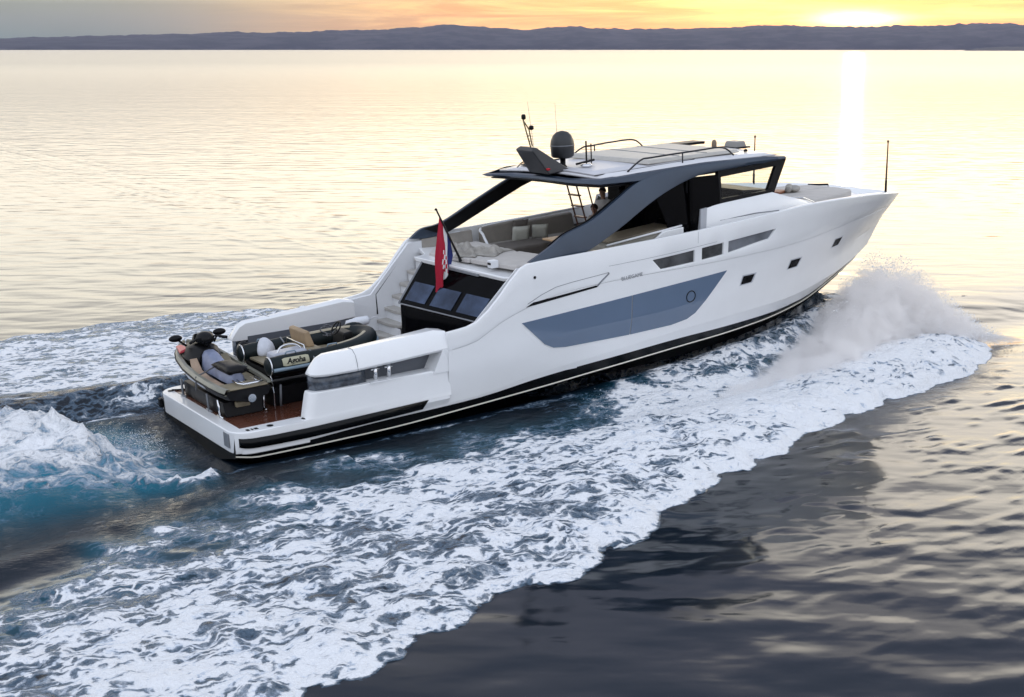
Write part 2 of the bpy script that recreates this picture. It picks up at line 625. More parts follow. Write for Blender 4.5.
def slotpt(f, xc, xreal=None):
    x0 = xc if xreal is None else xreal
    a, b = rowpt('kn', x0), rowpt('sh', x0)
    z = f(x0)
    t = (z - a[2]) / (b[2] - a[2])
    return (a[0] + (b[0] - a[0]) * t, a[1] + (b[1] - a[1]) * t, z)


colsL = sorted(set([.15, .2, .3, .45, .6] + [round(v, 3) for v in np.arange(1, 19.9, .45)] + [20.2, 20.5, 20.8, 21.1, 21.4, 21.6, 21.8, 21.9, 22.0]))
colsU = sorted(set([5.1, 5.35, 5.6, 5.85, 6.15, 6.45, 6.72, 7.0, 7.15, 7.5, 8, 8.5, 9, 9.5, 10, 10.4, 10.7, 11.1, 11.55, 12.0, 12.23, 12.6, 12.94, 13.1, 13.5, 13.9, 14.3, 14.74, 15.2, 15.7, 16.2, 16.7, 17.2, 17.7, 18.2, 18.7, 19.2, 19.7, 20.1, 20.5, 20.8, 21.1, 21.35, 21.6, 21.75, 21.88, 21.96, 22.0]))


def mirror_y(rows, s):
    return [[(p[0], p[1] * s, p[2]) for p in r] for r in rows]


# bottom (antifouling), stripe, band, chine
mb = MB()
for s in (-1, 1):
    rows = [[rowpt('keel', x) for x in colsL], [(lambda a, b: ((a[0] * .5 + b[0] * .5), a[1] * .5 + b[1] * .5, a[2] * .35 + b[2] * .65))(rowpt('keel', x), rowpt('w', x)) for x in colsL], [rowpt('w', x, -.032) for x in colsL]]
    mb.grid(mirror_y(rows, s))
# transom, closed
for s in (-1, 1):
    mb.hexa([(.15, 0, -.55), (.15, s * 1.1, -.3), (.15, s * 2.18, -.03)], [(.17, 0, .45), (.17, s * 1.1, .45), (.17, s * 2.18, .45)])
hull_bottom = mb.build('hull_bottom', BLACKB, yacht, smooth=False)
mb = MB()
for s in (-1, 1):
    mb.grid(mirror_y([[rowpt('w', x, -.032) for x in colsL], [rowpt('w', x) for x in colsL]], s))
mb.build('waterline_stripe', mat('stripe_cream', (.75, .72, .62), .4), yacht, smooth=True)
mb = MB()
for s in (-1, 1):
    mb.grid(mirror_y([[rowpt('w', x) for x in colsL], [rowpt('bt', x) for x in colsL]], s))
mb.build('boot_band', BAND, yacht, smooth=True)

# topsides (white), with the long slots of the side deck left open
hull = MB()
bulw = MB()
for s in (-1, 1):
    cmb = MB()
    cmb.grid(mirror_y([[rowpt('bt', x) for x in colsL], [rowpt('ch', x) for x in colsL]], s))
    cmb.build('hull_chine', WHITE, yacht, smooth=True)
    lowx = [x for x in colsL if x <= 5.1]
    lowx = sorted(set(lowx + [5.1]))
    fyp = tabf([(.15, 2.18, 0), (.28, 2.3, 0), (.5, 2.36, 0), (1.7, 2.4, 0), (3, 2.47, 0), (5.1, 2.54, 0)], 1)
    hull.grid(mirror_y([[rowpt('ch', x) for x in lowx], [(x, fyp(x) + .015, .33 + .02 * x) for x in lowx], [(x, fyp(x), .5 + .028 * x) for x in lowx]], s))
    # forward topsides
    rows = []
    for nm in ('ch', 'mid'):
        rows.append([rowpt(nm, x) for x in colsU])
    R = []
    for t in (0, .33, .66):
        R.append([tuple(a * (1 - t) + b * t for a, b in zip(rowpt('ch', x), rowpt('mid', x))) for x in colsU])
    # bulge of the mid rows is carried by linear steps
    for t in (0, .33, .66, 1):
        R.append([tuple(a * (1 - t) + b * t for a, b in zip(rowpt('mid', x), rowpt('kn', x))) for x in colsU])
    hull.grid(mirror_y(R, s))
    S1 = [slotpt(fs1, x, {10.7: 10.95, 14.74: 14.53}.get(x)) for x in colsU]
    S2 = [slotpt(fs2, x) for x in colsU]
    SH = [rowpt('sh', x) for x in colsU]
    KN = [rowpt('kn', x) for x in colsU]
    bulw.grid(mirror_y([KN, S1], s))
    bulw.grid(mirror_y([S2, SH], s))
    for i in range(len(colsU) - 1):
        a, b = colsU[i], colsU[i + 1]
        mid = (a + b) / 2
        if 10.7 < mid < 12.0 or 12.23 < mid < 12.94 or 13.1 < mid < 14.74:
            continue
        bulw.grid(mirror_y([[S1[i], S1[i + 1]], [S2[i], S2[i + 1]]], s))
for s in (-1, 1):
    for xa, xb, xa1, xb1, mm in ((10.7, 12.0, 10.95, 12.0, 0), (12.23, 12.94, 12.23, 12.94, 0), (13.1, 14.74, 13.1, 14.53, 1)):
        b = MB()
        N_ = 8
        lo = [slotpt(fs1, xa1 + (xb1 - xa1) * i / N_) for i in range(N_ + 1)]
        hi = [slotpt(fs2, xa + (xb - xa) * i / N_) for i in range(N_ + 1)]
        b.grid([[(p[0], s * (p[1] - .06), p[2] - .01) for p in lo], [(p[0], s * (p[1] - .06), p[2] + .01) for p in hi]])
        b.build('bulwark_glass', mat('smoked_a', (.06, .062, .065), .15, var=.6, vscale=1.5) if not mm else mat('smoked_b', (.15, .16, .18), .15, var=.3, vscale=1.5), yacht, solid=.01)
# consistent outward normals for both sides
def shell(name, src, thick):
    me = bpy.data.meshes.new(name)
    me.from_pydata(src.v, [], src.f)
    bm = bmesh.new()
    bm.from_mesh(me)
    bmesh.ops.remove_doubles(bm, verts=bm.verts, dist=.002)
    bmesh.ops.dissolve_degenerate(bm, dist=.001, edges=bm.edges)
    for f in bm.faces:
        f.normal_update()
        if f.normal.y * f.calc_center_median().y < 0:
            f.normal_flip()
    bm.to_mesh(me)
    bm.free()
    me.materials.append(WHITE)
    o = bpy.data.objects.new(name, me)
    C.objects.link(o)
    o.parent = yacht
    if thick:
        vg = o.vertex_groups.new(name='rim')
        for v in me.vertices:
            vg.add([v.index], 1.0 if v.co.x < 21.2 else .35, 'REPLACE')
        md = o.modifiers.new('solid', 'SOLIDIFY')
        md.thickness = thick
        md.offset = -1
        md.vertex_group = 'rim'
        md = o.modifiers.new('bevel', 'BEVEL')
        md.width = .012
        md.segments = 2
        md.limit_method = 'ANGLE'
        md.angle_limit = rad(45)
    me.polygons.foreach_set('use_smooth', [True] * len(me.polygons))
    me.set_sharp_from_angle(angle=rad(22))
    return o


hull_o = shell('hull', hull, 0)
bulw_o = shell('bulwark', bulw, .09)
bm = bmesh.new()
bm.from_mesh(hull_o.data)
bm.from_mesh(bulw_o.data)
hull_bvh = BVHTree.FromBMesh(bm)
bm.free()


def on_hull(x, z, s=-1):
    """outer surface of the topsides at (x, z)"""
    hit = hull_bvh.ray_cast(Vector((x, s * 6, z)), Vector((0, -s, 0)))
    if hit[0] is None:
        return Vector((x, s * 2.7, z)), Vector((0, s, 0))
    n = hit[1]
    if n.y * s < 0:
        n = -n
    return hit[0], n


def skin_panel(poly, name, m, proud=.006, thick=.03, parent=yacht, s=-1, nx=24, nz=12):
    """a closed polygon in (x, z), laid over the hull surface and given thickness; fan of strips between its lower and upper chain"""
    xs = [p[0] for p in poly]
    x0, x1 = min(xs), max(xs)

    def span(x):
        zz = []
        k = len(poly)
        for i in range(k):
            (xa, za), (xb, zb) = poly[i], poly[(i + 1) % k]
            if (xa - x) * (xb - x) <= 0 and xa != xb:
                zz.append(za + (zb - za) * (x - xa) / (xb - xa))
        return min(zz), max(zz)
    cols = sorted(set([x0 + 1e-4, x1 - 1e-4] + [x0 + (x1 - x0) * i / nx for i in range(1, nx)] + [x for x in xs if x0 + 1e-3 < x < x1 - 1e-3]))
    rows_o, rows_i = [], []
    for x in cols:
        lo, hi = span(x)
        ro, ri = [], []
        for k in range(nz + 1):
            z = lo + (hi - lo) * k / nz
            p, n = on_hull(x, z, s)
            ro.append(p + n * proud)
            ri.append(p - n * thick)
        rows_o.append(ro)
        rows_i.append(ri)
    b = MB()
    b.grid(rows_o)
    b.grid(rows_i, flip=True)
    # rim
    top = [r[-1] for r in rows_o], [r[-1] for r in rows_i]
    bot = [r[0] for r in rows_o], [r[0] for r in rows_i]
    b.grid(list(map(list, top)))
    b.grid(list(map(list, bot)), flip=True)
    b.grid([rows_o[0], rows_i[0]])
    b.grid([rows_o[-1], rows_i[-1]])
    return b.build(name, m, parent, smooth=False)


for s in (-1, 1):
    # long blue hull window of two panes
    A = [(6.99, 1.86), (10.07, 2.06), (10.07, 1.09), (8.2, 1.10), (7.86, 1.14), (7.6, 1.27)]
    Bp = [(10.1, 2.062), (13.07, 2.25), (12.72, 1.88), (12.15, 1.30), (11.9, 1.18), (11.4, 1.11), (10.1, 1.09)]
    wn = skin_panel([(6.99, 1.86), (13.07, 2.25), (12.15, 1.30), (11.9, 1.18), (11.4, 1.11), (8.2, 1.10), (7.86, 1.14), (7.6, 1.27)], 'hull_window', GREY, .009, .03, s=s)
    skin_panel(A, 'window_pane', BLUEW, .014, .02, wn, s=s)
    skin_panel(Bp, 'window_pane', BLUEW, .014, .02, wn, s=s)
    b = MB()
    ring = []
    for k in range(24):
        a = 2 * math.pi * k / 24
        p, n = on_hull(11.92 + .14 * math.cos(a), 1.76 + .14 * math.sin(a), s)
        ring.append(p + n * .016)
    b.tube(ring, .014, 6, closed=True)
    b.build('porthole_ring', DARK, wn, smooth=True)
    # portholes forward
    for (xa, za, wd, hg) in ((13.62, 1.76, .48, .27), (15.48, 1.88, .48, .28), (17.60, 2.12, .46, .27)):
        sl = .1
        pf = skin_panel([(xa, za), (xa + wd, za + .015), (xa + wd + sl, za + hg), (xa + sl * .6, za + hg)], 'porthole', GREY if 0 else mat('porthole_frame', (.5, .52, .56), .3, metal=.4), .006, .03, s=s, nx=4, nz=2)
        skin_panel([(xa + .035, za + .03), (xa + wd - .06, za + .04), (xa + wd + sl - .075, za + hg - .03), (xa + sl * .6 + .03, za + hg - .03)], 'porthole_glass', BGLASS, .011, .02, pf, s=s, nx=4, nz=2)
    # engine room air intake moulding
    skin_panel([(7.11, 2.23), (7.36, 2.27), (9.06, 2.42), (9.12, 2.46), (9.40, 2.70), (9.34, 2.70), (9.05, 2.465), (8.95, 2.45), (7.5, 2.33), (7.2, 2.29)][:0] or [(7.1, 2.21), (9.06, 2.41), (9.03, 2.455), (7.3, 2.30)], 'intake_grille', DARK, .008, .02, s=s, nz=1)
    b = MB()
    pts = [on_hull(x, z, s)[0] + on_hull(x, z, s)[1] * .004 for x, z in ((9.05, 2.43), (9.2, 2.55), (9.40, 2.69))]
    b.tube(pts, .02, 5)
    pts = [on_hull(x, z, s)[0] + on_hull(x, z, s)[1] * .002 for x, z in ((7.15, 2.28), (7.5, 2.44), (7.9, 2.57), (8.4, 2.63), (8.9, 2.67), (9.4, 2.71))]
    b.tube(pts, .007, 5)
    b.build('intake_moulding', GREY, yacht, smooth=True)
    b = MB()
    pts = [on_hull(x, fs2(x) + .07, s)[0] + on_hull(x, fs2(x), s)[1] * .001 for x in np.arange(9.4, 12.9, .3)]
    b.tube(pts, .004, 5)
    pts = [on_hull(12.1, z, s)[0] for z in (3.06, 3.2, 3.35)]
    b.tube(pts, .004, 5)
    b.build('panel_seam', GREY, yacht, smooth=True)
    # low black rubbing band wrapping the platform corner and the quarter
    pth = []
    for a in range(45, 91, 15):
        pth.append((.55 - .455 * math.cos(rad(a)), 1.91 + .455 * math.sin(rad(a))))
    pth += [(1.0, 2.395), (1.75, 2.425), (3.0, 2.495), (4.4, 2.545)]
    zl = [.22, .20, .19, .185, .18, .18, .24, .31]
    zh = [.41, .405, .40, .395, .39, .395, .44, .49]
    b = MB()
    b.grid([[(x - .012, s * (y + .028), z) for (x, y), z in zip(pth, zl)], [(x - .012 + (.16 if i == len(pth) - 1 else 0), s * (y + .028), z) for i, ((x, y), z) in enumerate(zip(pth, zh))]])
    b.build('rub_band', BAND, yacht, smooth=True, solid=.02)
b = MB()
b.grid([[(.15 - .004, -y, z) for y in np.linspace(2.16, 1.9, 3)] for z in (.16, .40)])


def text_mesh(txt, name, size, m, M, parent, extrude=.002, shear=0.0, bold=0.0):
    cu = bpy.data.curves.new(name, 'FONT')
    cu.body = txt
    cu.size = size
    cu.extrude = extrude
    cu.shear = shear
    cu.offset = bold
    cu.align_x = 'CENTER'
    cu.align_y = 'CENTER'
    tmp = bpy.data.objects.new(name + '_tmp', cu)
    C.objects.link(tmp)
    dg = bpy.context.evaluated_depsgraph_get()
    me_ = bpy.data.meshes.new_from_object(tmp.evaluated_get(dg))
    bpy.data.objects.remove(tmp)
    me_.materials.clear()
    me_.materials.append(m)
    me_.transform(M)
    o = bpy.data.objects.new(name, me_)
    C.objects.link(o)
    o.parent = parent
    return o


# builder's name on both topsides
pa, na = on_hull(10.07, 2.52, -1)
Mt = Matrix.Translation(pa + Vector((0, -.012, 0))) @ Matrix(((1, 0, 0, 0), (0, 0, -1, 0), (0, 1, 0, 0), (0, 0, 0, 1))) @ Matrix.Rotation(rad(3.5), 4, 'Z')
text_mesh('BLUEGAME', 'builder_name', .13, mat('lettering_grey', (.30, .31, .33), .4), Mt, yacht, bold=.0)
pa, na = on_hull(10.07, 2.52, 1)
Mt = Matrix.Translation(pa + Vector((0, .012, 0))) @ Matrix(((-1, 0, 0, 0), (0, 0, 1, 0), (0, 1, 0, 0), (0, 0, 0, 1))) @ Matrix.Rotation(rad(-3.5), 4, 'Z')
text_mesh('BLUEGAME', 'builder_name', .13, mat('lettering_grey', (.30, .31, .33), .4), Mt, yacht, bold=.0)

# ---- swim platform
outl = []
for a in range(0, 91, 15):
    t = rad(a)
    outl.append((.55 - .45 * math.sin(t), -2.36 + .45 - .45 * math.cos(t)))
plat = [(1.75, -2.41)] + outl
full_pl = plat + [(x, -y) for x, y in reversed(plat)]
b = MB()
b.hexa([(x + .02 if x < .3 else x, y, .05) for x, y in full_pl], [(x, y, .535) for x, y in full_pl])
b.build('swim_platform', WHITE, yacht, bevel=.03)
b = MB()
b.hexa([(x, y, .53) for x, y in [(.36, -1.98), (.36, 1.98), (7.0, 1.98), (7.0, -1.98)]], [(x, y, .542) for x, y in [(.36, -1.98), (.36, 1.98), (7.0, 1.98), (7.0, -1.98)]])
b.build('teak_deck', TEAK, yacht)
b = MB()
b.box((1.75, -2.3, .1), (7.0, 2.3, .528))
b.build('cockpit_sole', WHITE2, yacht)
b = MB()
b.box((.093, -2.0, .17), (.11, -1.72, .47))
b.build('transom_panel', GREY, yacht, bevel=.004)
b = MB()
b.box((.085, 2.2, .12), (.2, 2.36, .34))
b.build('platform_fender', DARK, yacht, bevel=.03)
for x, y in ((1.75, -2.18), (.95, -2.2), (.3, 2.0)):
    b = MB()
    b.lathe([(.07, 0), (.07, .012), (.05, .016)], (x, y, .535), 16)
    b.build('deck_fitting', DARK, yacht, smooth=False)
# registration plate on the platform corner
b = MB()
for k, (dx, wd) in enumerate(((0, .09), (.11, .05), (.18, .1))):
    b.box((.42 + dx, -2.25, .5355), (.42 + dx + wd * .8, -2.13, .539))
b.build('maker_badge', DARK, yacht)

# ---- side wings of the cockpit (both sides), with the stainless lined slot
fo = tabf([(1.7, 2.40, 0), (3, 2.47, 0), (5.1, 2.56, 0)], 1)
for s in (-1, 1):
    def ring_(z, xa, inset=0.0, xf=5.15, rr=.22):
        pts = []
        inn = 2.03
        for k in range(0, 7):
            a = rad(15 * k)
            pts.append((xa + rr - rr * math.cos(a) if 0 else xa + rr * (1 - math.sin(math.pi / 2 - a)), (fo(xa + rr) - inset - rr) + rr * math.cos(math.pi / 2 - a), z))
        pts2 = [(x, fo(x) - inset, z) for x in (2.2, 2.8, 3.4, 4.0, 4.6, xf)]
        pts3 = [(xf, inn, z), (xa, inn, z)]
        # corner points run from inner-aft to outer
        return [(p[0], s * p[1], z) for p in pts + pts2 + pts3]
    zs = [(.50, 1.72), (.62, 1.74), (1.02, 1.83), (1.1, 1.86)]
    rows = [ring_(z, xa, .0 if z < .6 else .02) for z, xa in zs]
    b = MB()
    b.grid(rows, closed_u=True)
    n = len(b.v)
    k = len(rows[0])
    b.f.append(tuple(range(n - k, n)))
    wing = b.build('cockpit_wing', WHITE, yacht, bevel=.02)
    # slot back wall
    b = MB()
    b.box((2.3, s * 2.03, 1.09), (5.1, s * 2.12, 1.5))
    b.build('slot_lining', mat('slot_grey', (.11, .12, .14), .4), yacht)
    # forward end fill of the slot (slanted)
    b = MB()
    b.hexa([(4.72, s * 2.1, 1.09), (5.2, s * 2.1, 1.09), (5.2, s * 2.565, 1.05), (4.72, s * 2.55, 1.05)], [(4.98, s * 2.1, 1.56), (5.2, s * 2.1, 1.56), (5.2, s * 2.6, 1.56), (4.98, s * 2.57, 1.56)])
    b.build('slot_end', WHITE, yacht)
    # curved stainless plate at the aft half
    b = MB()
    pl = [(1.93, 2.06), (1.9, 2.2), (1.98, 2.34), (2.15, 2.40), (2.5, 2.42), (2.9, 2.43), (3.15, 2.40)]
    b.grid([[(x + .03, s * (y - .09), 1.09) for x, y in pl], [(x + .03, s * (y - .09), 1.44) for x, y in pl]])
    b.build('slot_fairing', FAIR, yacht, smooth=True, solid=.01)
    for xx in (3.42, 3.75):
        b = MB()
        b.tube([(xx, s * 2.3, 1.08), (xx, s * 2.3, 1.45)], .05, 12)
        b.tube([(xx - .1, s * 2.3, 1.34), (xx + .1, s * 2.3, 1.34)], .022, 8)
        b.build('mooring_bollard', STEEL, yacht, smooth=True)
    b = MB()
    b.box((3.2, s * 2.2, 1.09), (4.7, s * 2.5, 1.115))
    b.build('slot_sill', WHITE, yacht)
    # cap
    rows = []
    st = [(1.90, 1.44, 1.50, .10), (1.98, 1.42, 1.62, .06), (2.12, 1.41, 1.78, .03), (2.28, 1.41, 1.85, 0), (2.9, 1.41, 1.87, 0), (3.97, 1.46, 1.93, 0), (4.85, 1.51, 1.99, 0), (5.15, 1.53, 1.93, 0)]
    for x, z0, z1, ins in st:
        yo = fo(x) + .02 - ins
        rows.append([(x, s * 2.04, z0), (x, s * (yo - .03), z0), (x, s * yo, z0 + .05), (x, s * (yo - .07), z0 + (z1 - z0) * .75), (x, s * (yo - .17), z1), (x, s * 2.1, z1), (x, s * 2.04, z1 - .03)])
    b = MB()
    b.grid(rows, closed_u=True)
    b.f.append(tuple(range(7)))
    n = len(b.v)
    b.f.append(tuple(range(n - 7, n)))
    b.build('coaming_cap', WHITE, yacht, bevel=.015)
    b = MB()
    b.tube([(2.93, s * (fo(2.9) + .022), 1.43), (2.93, s * (fo(2.9) + .0), 1.6), (2.92, s * (fo(2.9) - .052), 1.76), (2.9, s * (fo(2.9) - .15), 1.876), (2.9, s * 2.1, 1.876)], .006, 5)
    b.build('cap_joint', GREY, yacht)
    # inner side of the high bulwark beside the stairs and the upper deck
    b = MB()
    b.tube([(7.35, s * 2.70, 2.87), (7.35, s * 2.76, 2.87)], .035, 10)
    b.build('deck_drain', DARK, yacht)
# stair handrail on the port bulwark
b = MB()
b.tube([(5.95, 2.40, 1.42), (5.95, 2.44, 1.92), (6.75, 2.50, 2.72), (7.15, 2.52, 2.80)], .022, 8)
b.build('stair_handrail', DARK, yacht, smooth=True)

# inner linings: side decks, sloping inner walls
for s in (-1, 1):
    b = MB()
    b.hexa([(5.1, s * 2.50, .5), (5.1, s * 2.44, 1.9), (5.8, s * 2.46, 1.95), (7.0, s * 2.56, 3.1), (8.6, s * 2.62, 3.2), (8.6, s * 2.5, .5)],
           [(5.1, s * 2.40, .5), (5.1, s * 2.40, 1.88), (5.8, s * 2.42, 1.93), (7.0, s * 2.50, 3.08), (8.6, s * 2.56, 3.18), (8.6, s * 2.4, .5)])
    b.build('bulwark_lining', WHITE2, yacht)
    b = MB()
    b.box((8.9, s * 1.0, 2.2), (20.2, s * 2.66, 2.32)) if 0 else None
# main deck plate / side decks / foredeck
dk = []
xs = [12.2, 13, 14, 15, 16, 17, 18, 19, 20, 20.5]
for x in xs:
    a_, c_ = rowpt('mid', x), rowpt('kn', x)
    f_ = (2.2 - a_[2]) / (c_[2] - a_[2])
    dk.append((a_[0] + (c_[0] - a_[0]) * f_, a_[1] + (c_[1] - a_[1]) * f_ - .16))
b = MB()
poly = [(7.2, 2.5)] + [(8.6, 2.55)] + [(10.5, 2.58)] + dk
fullp = poly + [(x, -y) for x, y in reversed(poly)]
b.hexa([(x, y, 2.20) for x, y in fullp], [(x, y, 2.28) for x, y in fullp])
b.build('main_deck', PAD if 0 else WHITE2, yacht)
# raised foredeck trunk
b = MB()
fd = [(15.5, 2.0), (17.0, 1.95), (18.5, 1.45), (19.9, .75), (20.3, 0)]
ff = fd + [(x, -y) for x, y in reversed(fd[:-1])]
b.hexa([(x, y, 2.26) for x, y in ff], [(x - .05, y * .97, 3.22) for x, y in ff])
b.build('foredeck_trunk', WHITE2, yacht, bevel=.05)

# ---- garage glazing under the upper deck, aft facing
b = MB()
b.hexa([(5.95, 1.15, .54), (5.95, -1.95, .54), (7.1, -1.95, .54), (7.1, 1.15, .54)], [(5.95, 1.15, 1.86), (6.35, -1.95, 1.80), (7.1, -1.95, 1.84), (7.1, 1.15, 1.86)])
b.build('saloon_lower_front', BGLASS, yacht, bevel=.02)
# sloping glazed part as frame with panes
P0, P1 = Vector((5.95, 1.15, 1.87)), Vector((6.4, -1.95, 1.80))
Q0, Q1 = Vector((6.72, 1.2, 2.82)), Vector((7.22, -1.85, 2.70))


def bil(u, v, off=0.0):
    p = P0.lerp(P1, u).lerp(Q0.lerp(Q1, u), v)
    n = (P1 - P0).cross(Q0 - P0).normalized()
    if n.z < 0:
        n = -n
    return p + n * off


b = MB()
b.grid([[bil(u, v, 0) for u in np.linspace(0, 1, 5)] for v in (0, 1)])
sg = b.build('saloon_glazing', BGLASS, yacht, solid=.05)
for (u0, u1, v0, v1) in ((.05, .30, .1, .52), (.36, .62, .1, .52), (.68, .95, .1, .52)):
    b = MB()
    b.grid([[bil(u, v, .065) for u in (u0, u1)] for v in (v0, v1)])
    b.build('glazing_pane', BGLASS2, sg, solid=.008)
b = MB()
b.tube([bil(0, 0, .05), bil(0, 1, .05)], .028, 6)
b.tube([bil(0, 0, .05), bil(1, 0, .05)], .018, 6)
b.build('glazing_trim', GREY, sg)
b = MB()
b.hexa([(6.9, 1.2, .5), (6.9, -2.2, .5), (8.8, -2.2, .5), (8.8, 1.2, .5)], [(6.95, 1.2, 2.66), (7.2, -2.2, 2.66), (8.8, -2.2, 2.66), (8.8, 1.2, 2.66)])
b.build('saloon_wall', BGLASS, yacht)
b = MB()
b.hexa([(6.9, 1.2, .5), (8.8, 1.2, .5), (8.8, 2.45, .5), (7.3, 2.45, .5)], [(7.3, 1.2, 2.7), (8.8, 1.2, 2.7), (8.8, 2.45, 2.7), (7.4, 2.45, 2.7)])
b.build('stair_core', WHITE2, yacht)

# ---- port stairs
for i in range(8):
    x = 5.45 + i * .235
    z = .72 + i * .285
    b = MB()
    arc = [(x, 2.42), (x - .02, 1.9), (x + .03, 1.55), (x + .14, 1.32), (x + .3, 1.22), (x + .34, 2.42)]
    b.hexa([(p[0], p[1], z - .09) for p in arc], [(p[0], p[1], z) for p in arc])
    b.build('stair_tread', TAUPEL if i % 1 else mat('tread_stone', (.42, .40, .37), .6, var=.1), yacht, bevel=.02)
    b = MB()
    b.box((x + .28, 1.25, z - .05), (x + .3, 2.42, z + .2))
    b.build('stair_riser', WHITE2, yacht)

# ---- upper aft deck with its edge beam, sunpad
b = MB()
b.hexa([(6.62, 1.45, 2.80), (7.12, -1.75, 2.62), (7.5, -2.55, 2.62), (8.9, -2.55, 2.62), (8.9, 2.5, 2.70), (7.3, 2.5, 2.80), (7.0, 1.6, 2.80)],
       [(6.55, 1.45, 2.93), (7.12, -1.80, 2.76), (7.4, -2.62, 2.86), (8.9, -2.62, 2.86), (8.9, 2.55, 2.86), (7.3, 2.5, 2.93), (6.95, 1.6, 2.93)])
b.build('upper_deck_edge', WHITE, yacht, bevel=.03)
b = MB()
b.box((8.8, -2.55, 2.28), (12.4, 2.55, 2.36))
b.build('upper_deck_sole', mat('sole_dark_teak', (.10, .07, .05), .5, var=.2), yacht)
# lettering band on the beam: dark recessed louvre and letters too small to read
b = MB()
p0, p1 = Vector((6.66, 1.0, 2.805)), Vector((7.09, -1.6, 2.665))
d = p1 - p0
b.hexa([p0 + d * .2 + Vector((-.05, 0, 0)), p0 + d * .75 + Vector((-.045, 0, 0)), p0 + d * .75 + Vector((0, 0, 0)), p0 + d * .2], [p0 + d * .2 + Vector((-.05, 0, .05)), p0 + d * .75 + Vector((-.045, 0, .05)), p0 + d * .75 + Vector((0, 0, .05)), p0 + d * .2 + Vector((0, 0, .05))])
b.build('name_louvre', GREY, yacht)

for (pts, z0, z1) in (([(7.05, 1.3), (7.35, -1.7), (8.75, -1.5), (8.75, 1.95), (7.3, 1.95)], 2.86, 2.99),):
    pass
for i, (pt) in enumerate([[(6.95, 1.35), (7.18, -.15), (8.62, -.1), (8.72, 1.95), (7.4, 1.95)], [(7.2, -.2), (7.45, -1.85), (8.9, -1.85), (8.66, -.15)]]):
    b = MB()
    b.hexa([(x, y, 2.88) for x, y in pt], [(x, y, 3.0) for x, y in pt])
    b.build('sunpad', PAD, yacht, bevel=.04)
# grey box with screen at the pad's aft edge
b = MB()
b.box((7.15, -1.25, 2.9), (7.35, -1.05, 3.08))
bx = b.build('deck_light', WHITE2, yacht, bevel=.02)
b = MB()
b.box((7.135, -1.21, 2.98), (7.155, -1.09, 3.03))
b.build('light_lens', DARK, bx)

# ---- upper deck sofa, bulwark inside, table
b = MB()
b.box((8.95, .75, 2.36), (10.35, 2.0, 2.62))
b.box((8.95, 1.55, 2.36), (12.0, 2.4, 2.62))
sofa_base = b.build('sofa_base', WHITE2, yacht, bevel=.03)
b = MB()
b.box((9.0, .7, 2.6), (10.3, 1.66, 2.93))
b.build('sofa_chaise', TAUPE, yacht, bevel=.07, seg=3)
b = MB()
b.box((9.1, 1.68, 2.6), (11.95, 2.3, 2.86))
b.build('sofa_seat', TAUPEL, yacht, bevel=.06, seg=3)
b = MB()
for xa, xb in ((9.05, 10.45), (10.48, 12.0)):
    b.hexa([(xa, 2.15, 2.83), (xb, 2.15, 2.83), (xb, 2.42, 2.83), (xa, 2.42, 2.83)], [(xa + .03, 2.32, 3.26), (xb, 2.32, 3.34), (xb, 2.5, 3.34), (xa + .03, 2.5, 3.26)])
b.build('sofa_back', TAUPE if 0 else mat('fabric_mid', (.2, .18, .155), .85, var=.1, bump=.4), yacht, bevel=.05, seg=3)
b = MB()
b.tube(catmull([(8.9, 1.6, 2.4), (8.88, 1.62, 2.8), (8.95, 2.0, 3.1), (9.2, 2.42, 3.24), (10.5, 2.52, 3.32), (12.4, 2.56, 3.40)], 6), .035, 8)
b.build('sofa_rim', WHITE2, yacht, smooth=True)
# lining panel between pad and sofa
b = MB()
b.hexa([(7.4, 2.44, 2.85), (8.9, 2.44, 2.85), (8.9, 2.6, 2.85), (7.4, 2.6, 2.85)], [(7.4, 2.5, 3.14), (8.9, 2.5, 3.2), (8.9, 2.62, 3.2), (7.4, 2.62, 3.14)])
b.build('bulwark_panel', TAUPEL, yacht)
# stbd furniture (galley unit, seat) seen through the arch
b = MB()
b.hexa([(9.7, -2.25, 2.36), (12.0, -2.25, 2.36), (12.0, -1.2, 2.36), (9.7, -1.2, 2.36)], [(9.7, -2.25, 3.22), (12.0, -2.25, 3.38), (12.0, -1.2, 3.38), (9.7, -1.2, 3.22)])
b.build('starboard_seat', mat('fabric_greige', (.26, .245, .21), .8, var=.1), yacht, bevel=.05)
b = MB()
b.tube([(9.75, -2.27, 3.24), (10.8, -2.28, 3.34), (12.02, -2.28, 3.45)], .025, 8)
b.build('seat_rim', WHITE2, yacht, smooth=True)
b = MB()
b.hexa([(9.9, -2.1, 3.25), (11.9, -2.1, 3.4), (11.9, -1.35, 3.4), (9.9, -1.35, 3.25)], [(9.9, -2.1, 3.29), (11.9, -2.1, 3.44), (11.9, -1.35, 3.44), (9.9, -1.35, 3.29)])
b.build('worktop', mat('worktop_brown', (.17, .14, .10), .35, var=.15), yacht, bevel=.01)
b = MB()
b.hexa([(10.85, -2.36, 3.05), (12.02, -2.36, 3.05), (12.02, -2.36, 3.42), (11.4, -2.36, 3.38)], [(10.85, -2.28, 3.05), (12.02, -2.28, 3.05), (12.02, -2.28, 3.42), (11.4, -2.28, 3.38)])
b.build('side_fin', WHITE, yacht, bevel=.015)

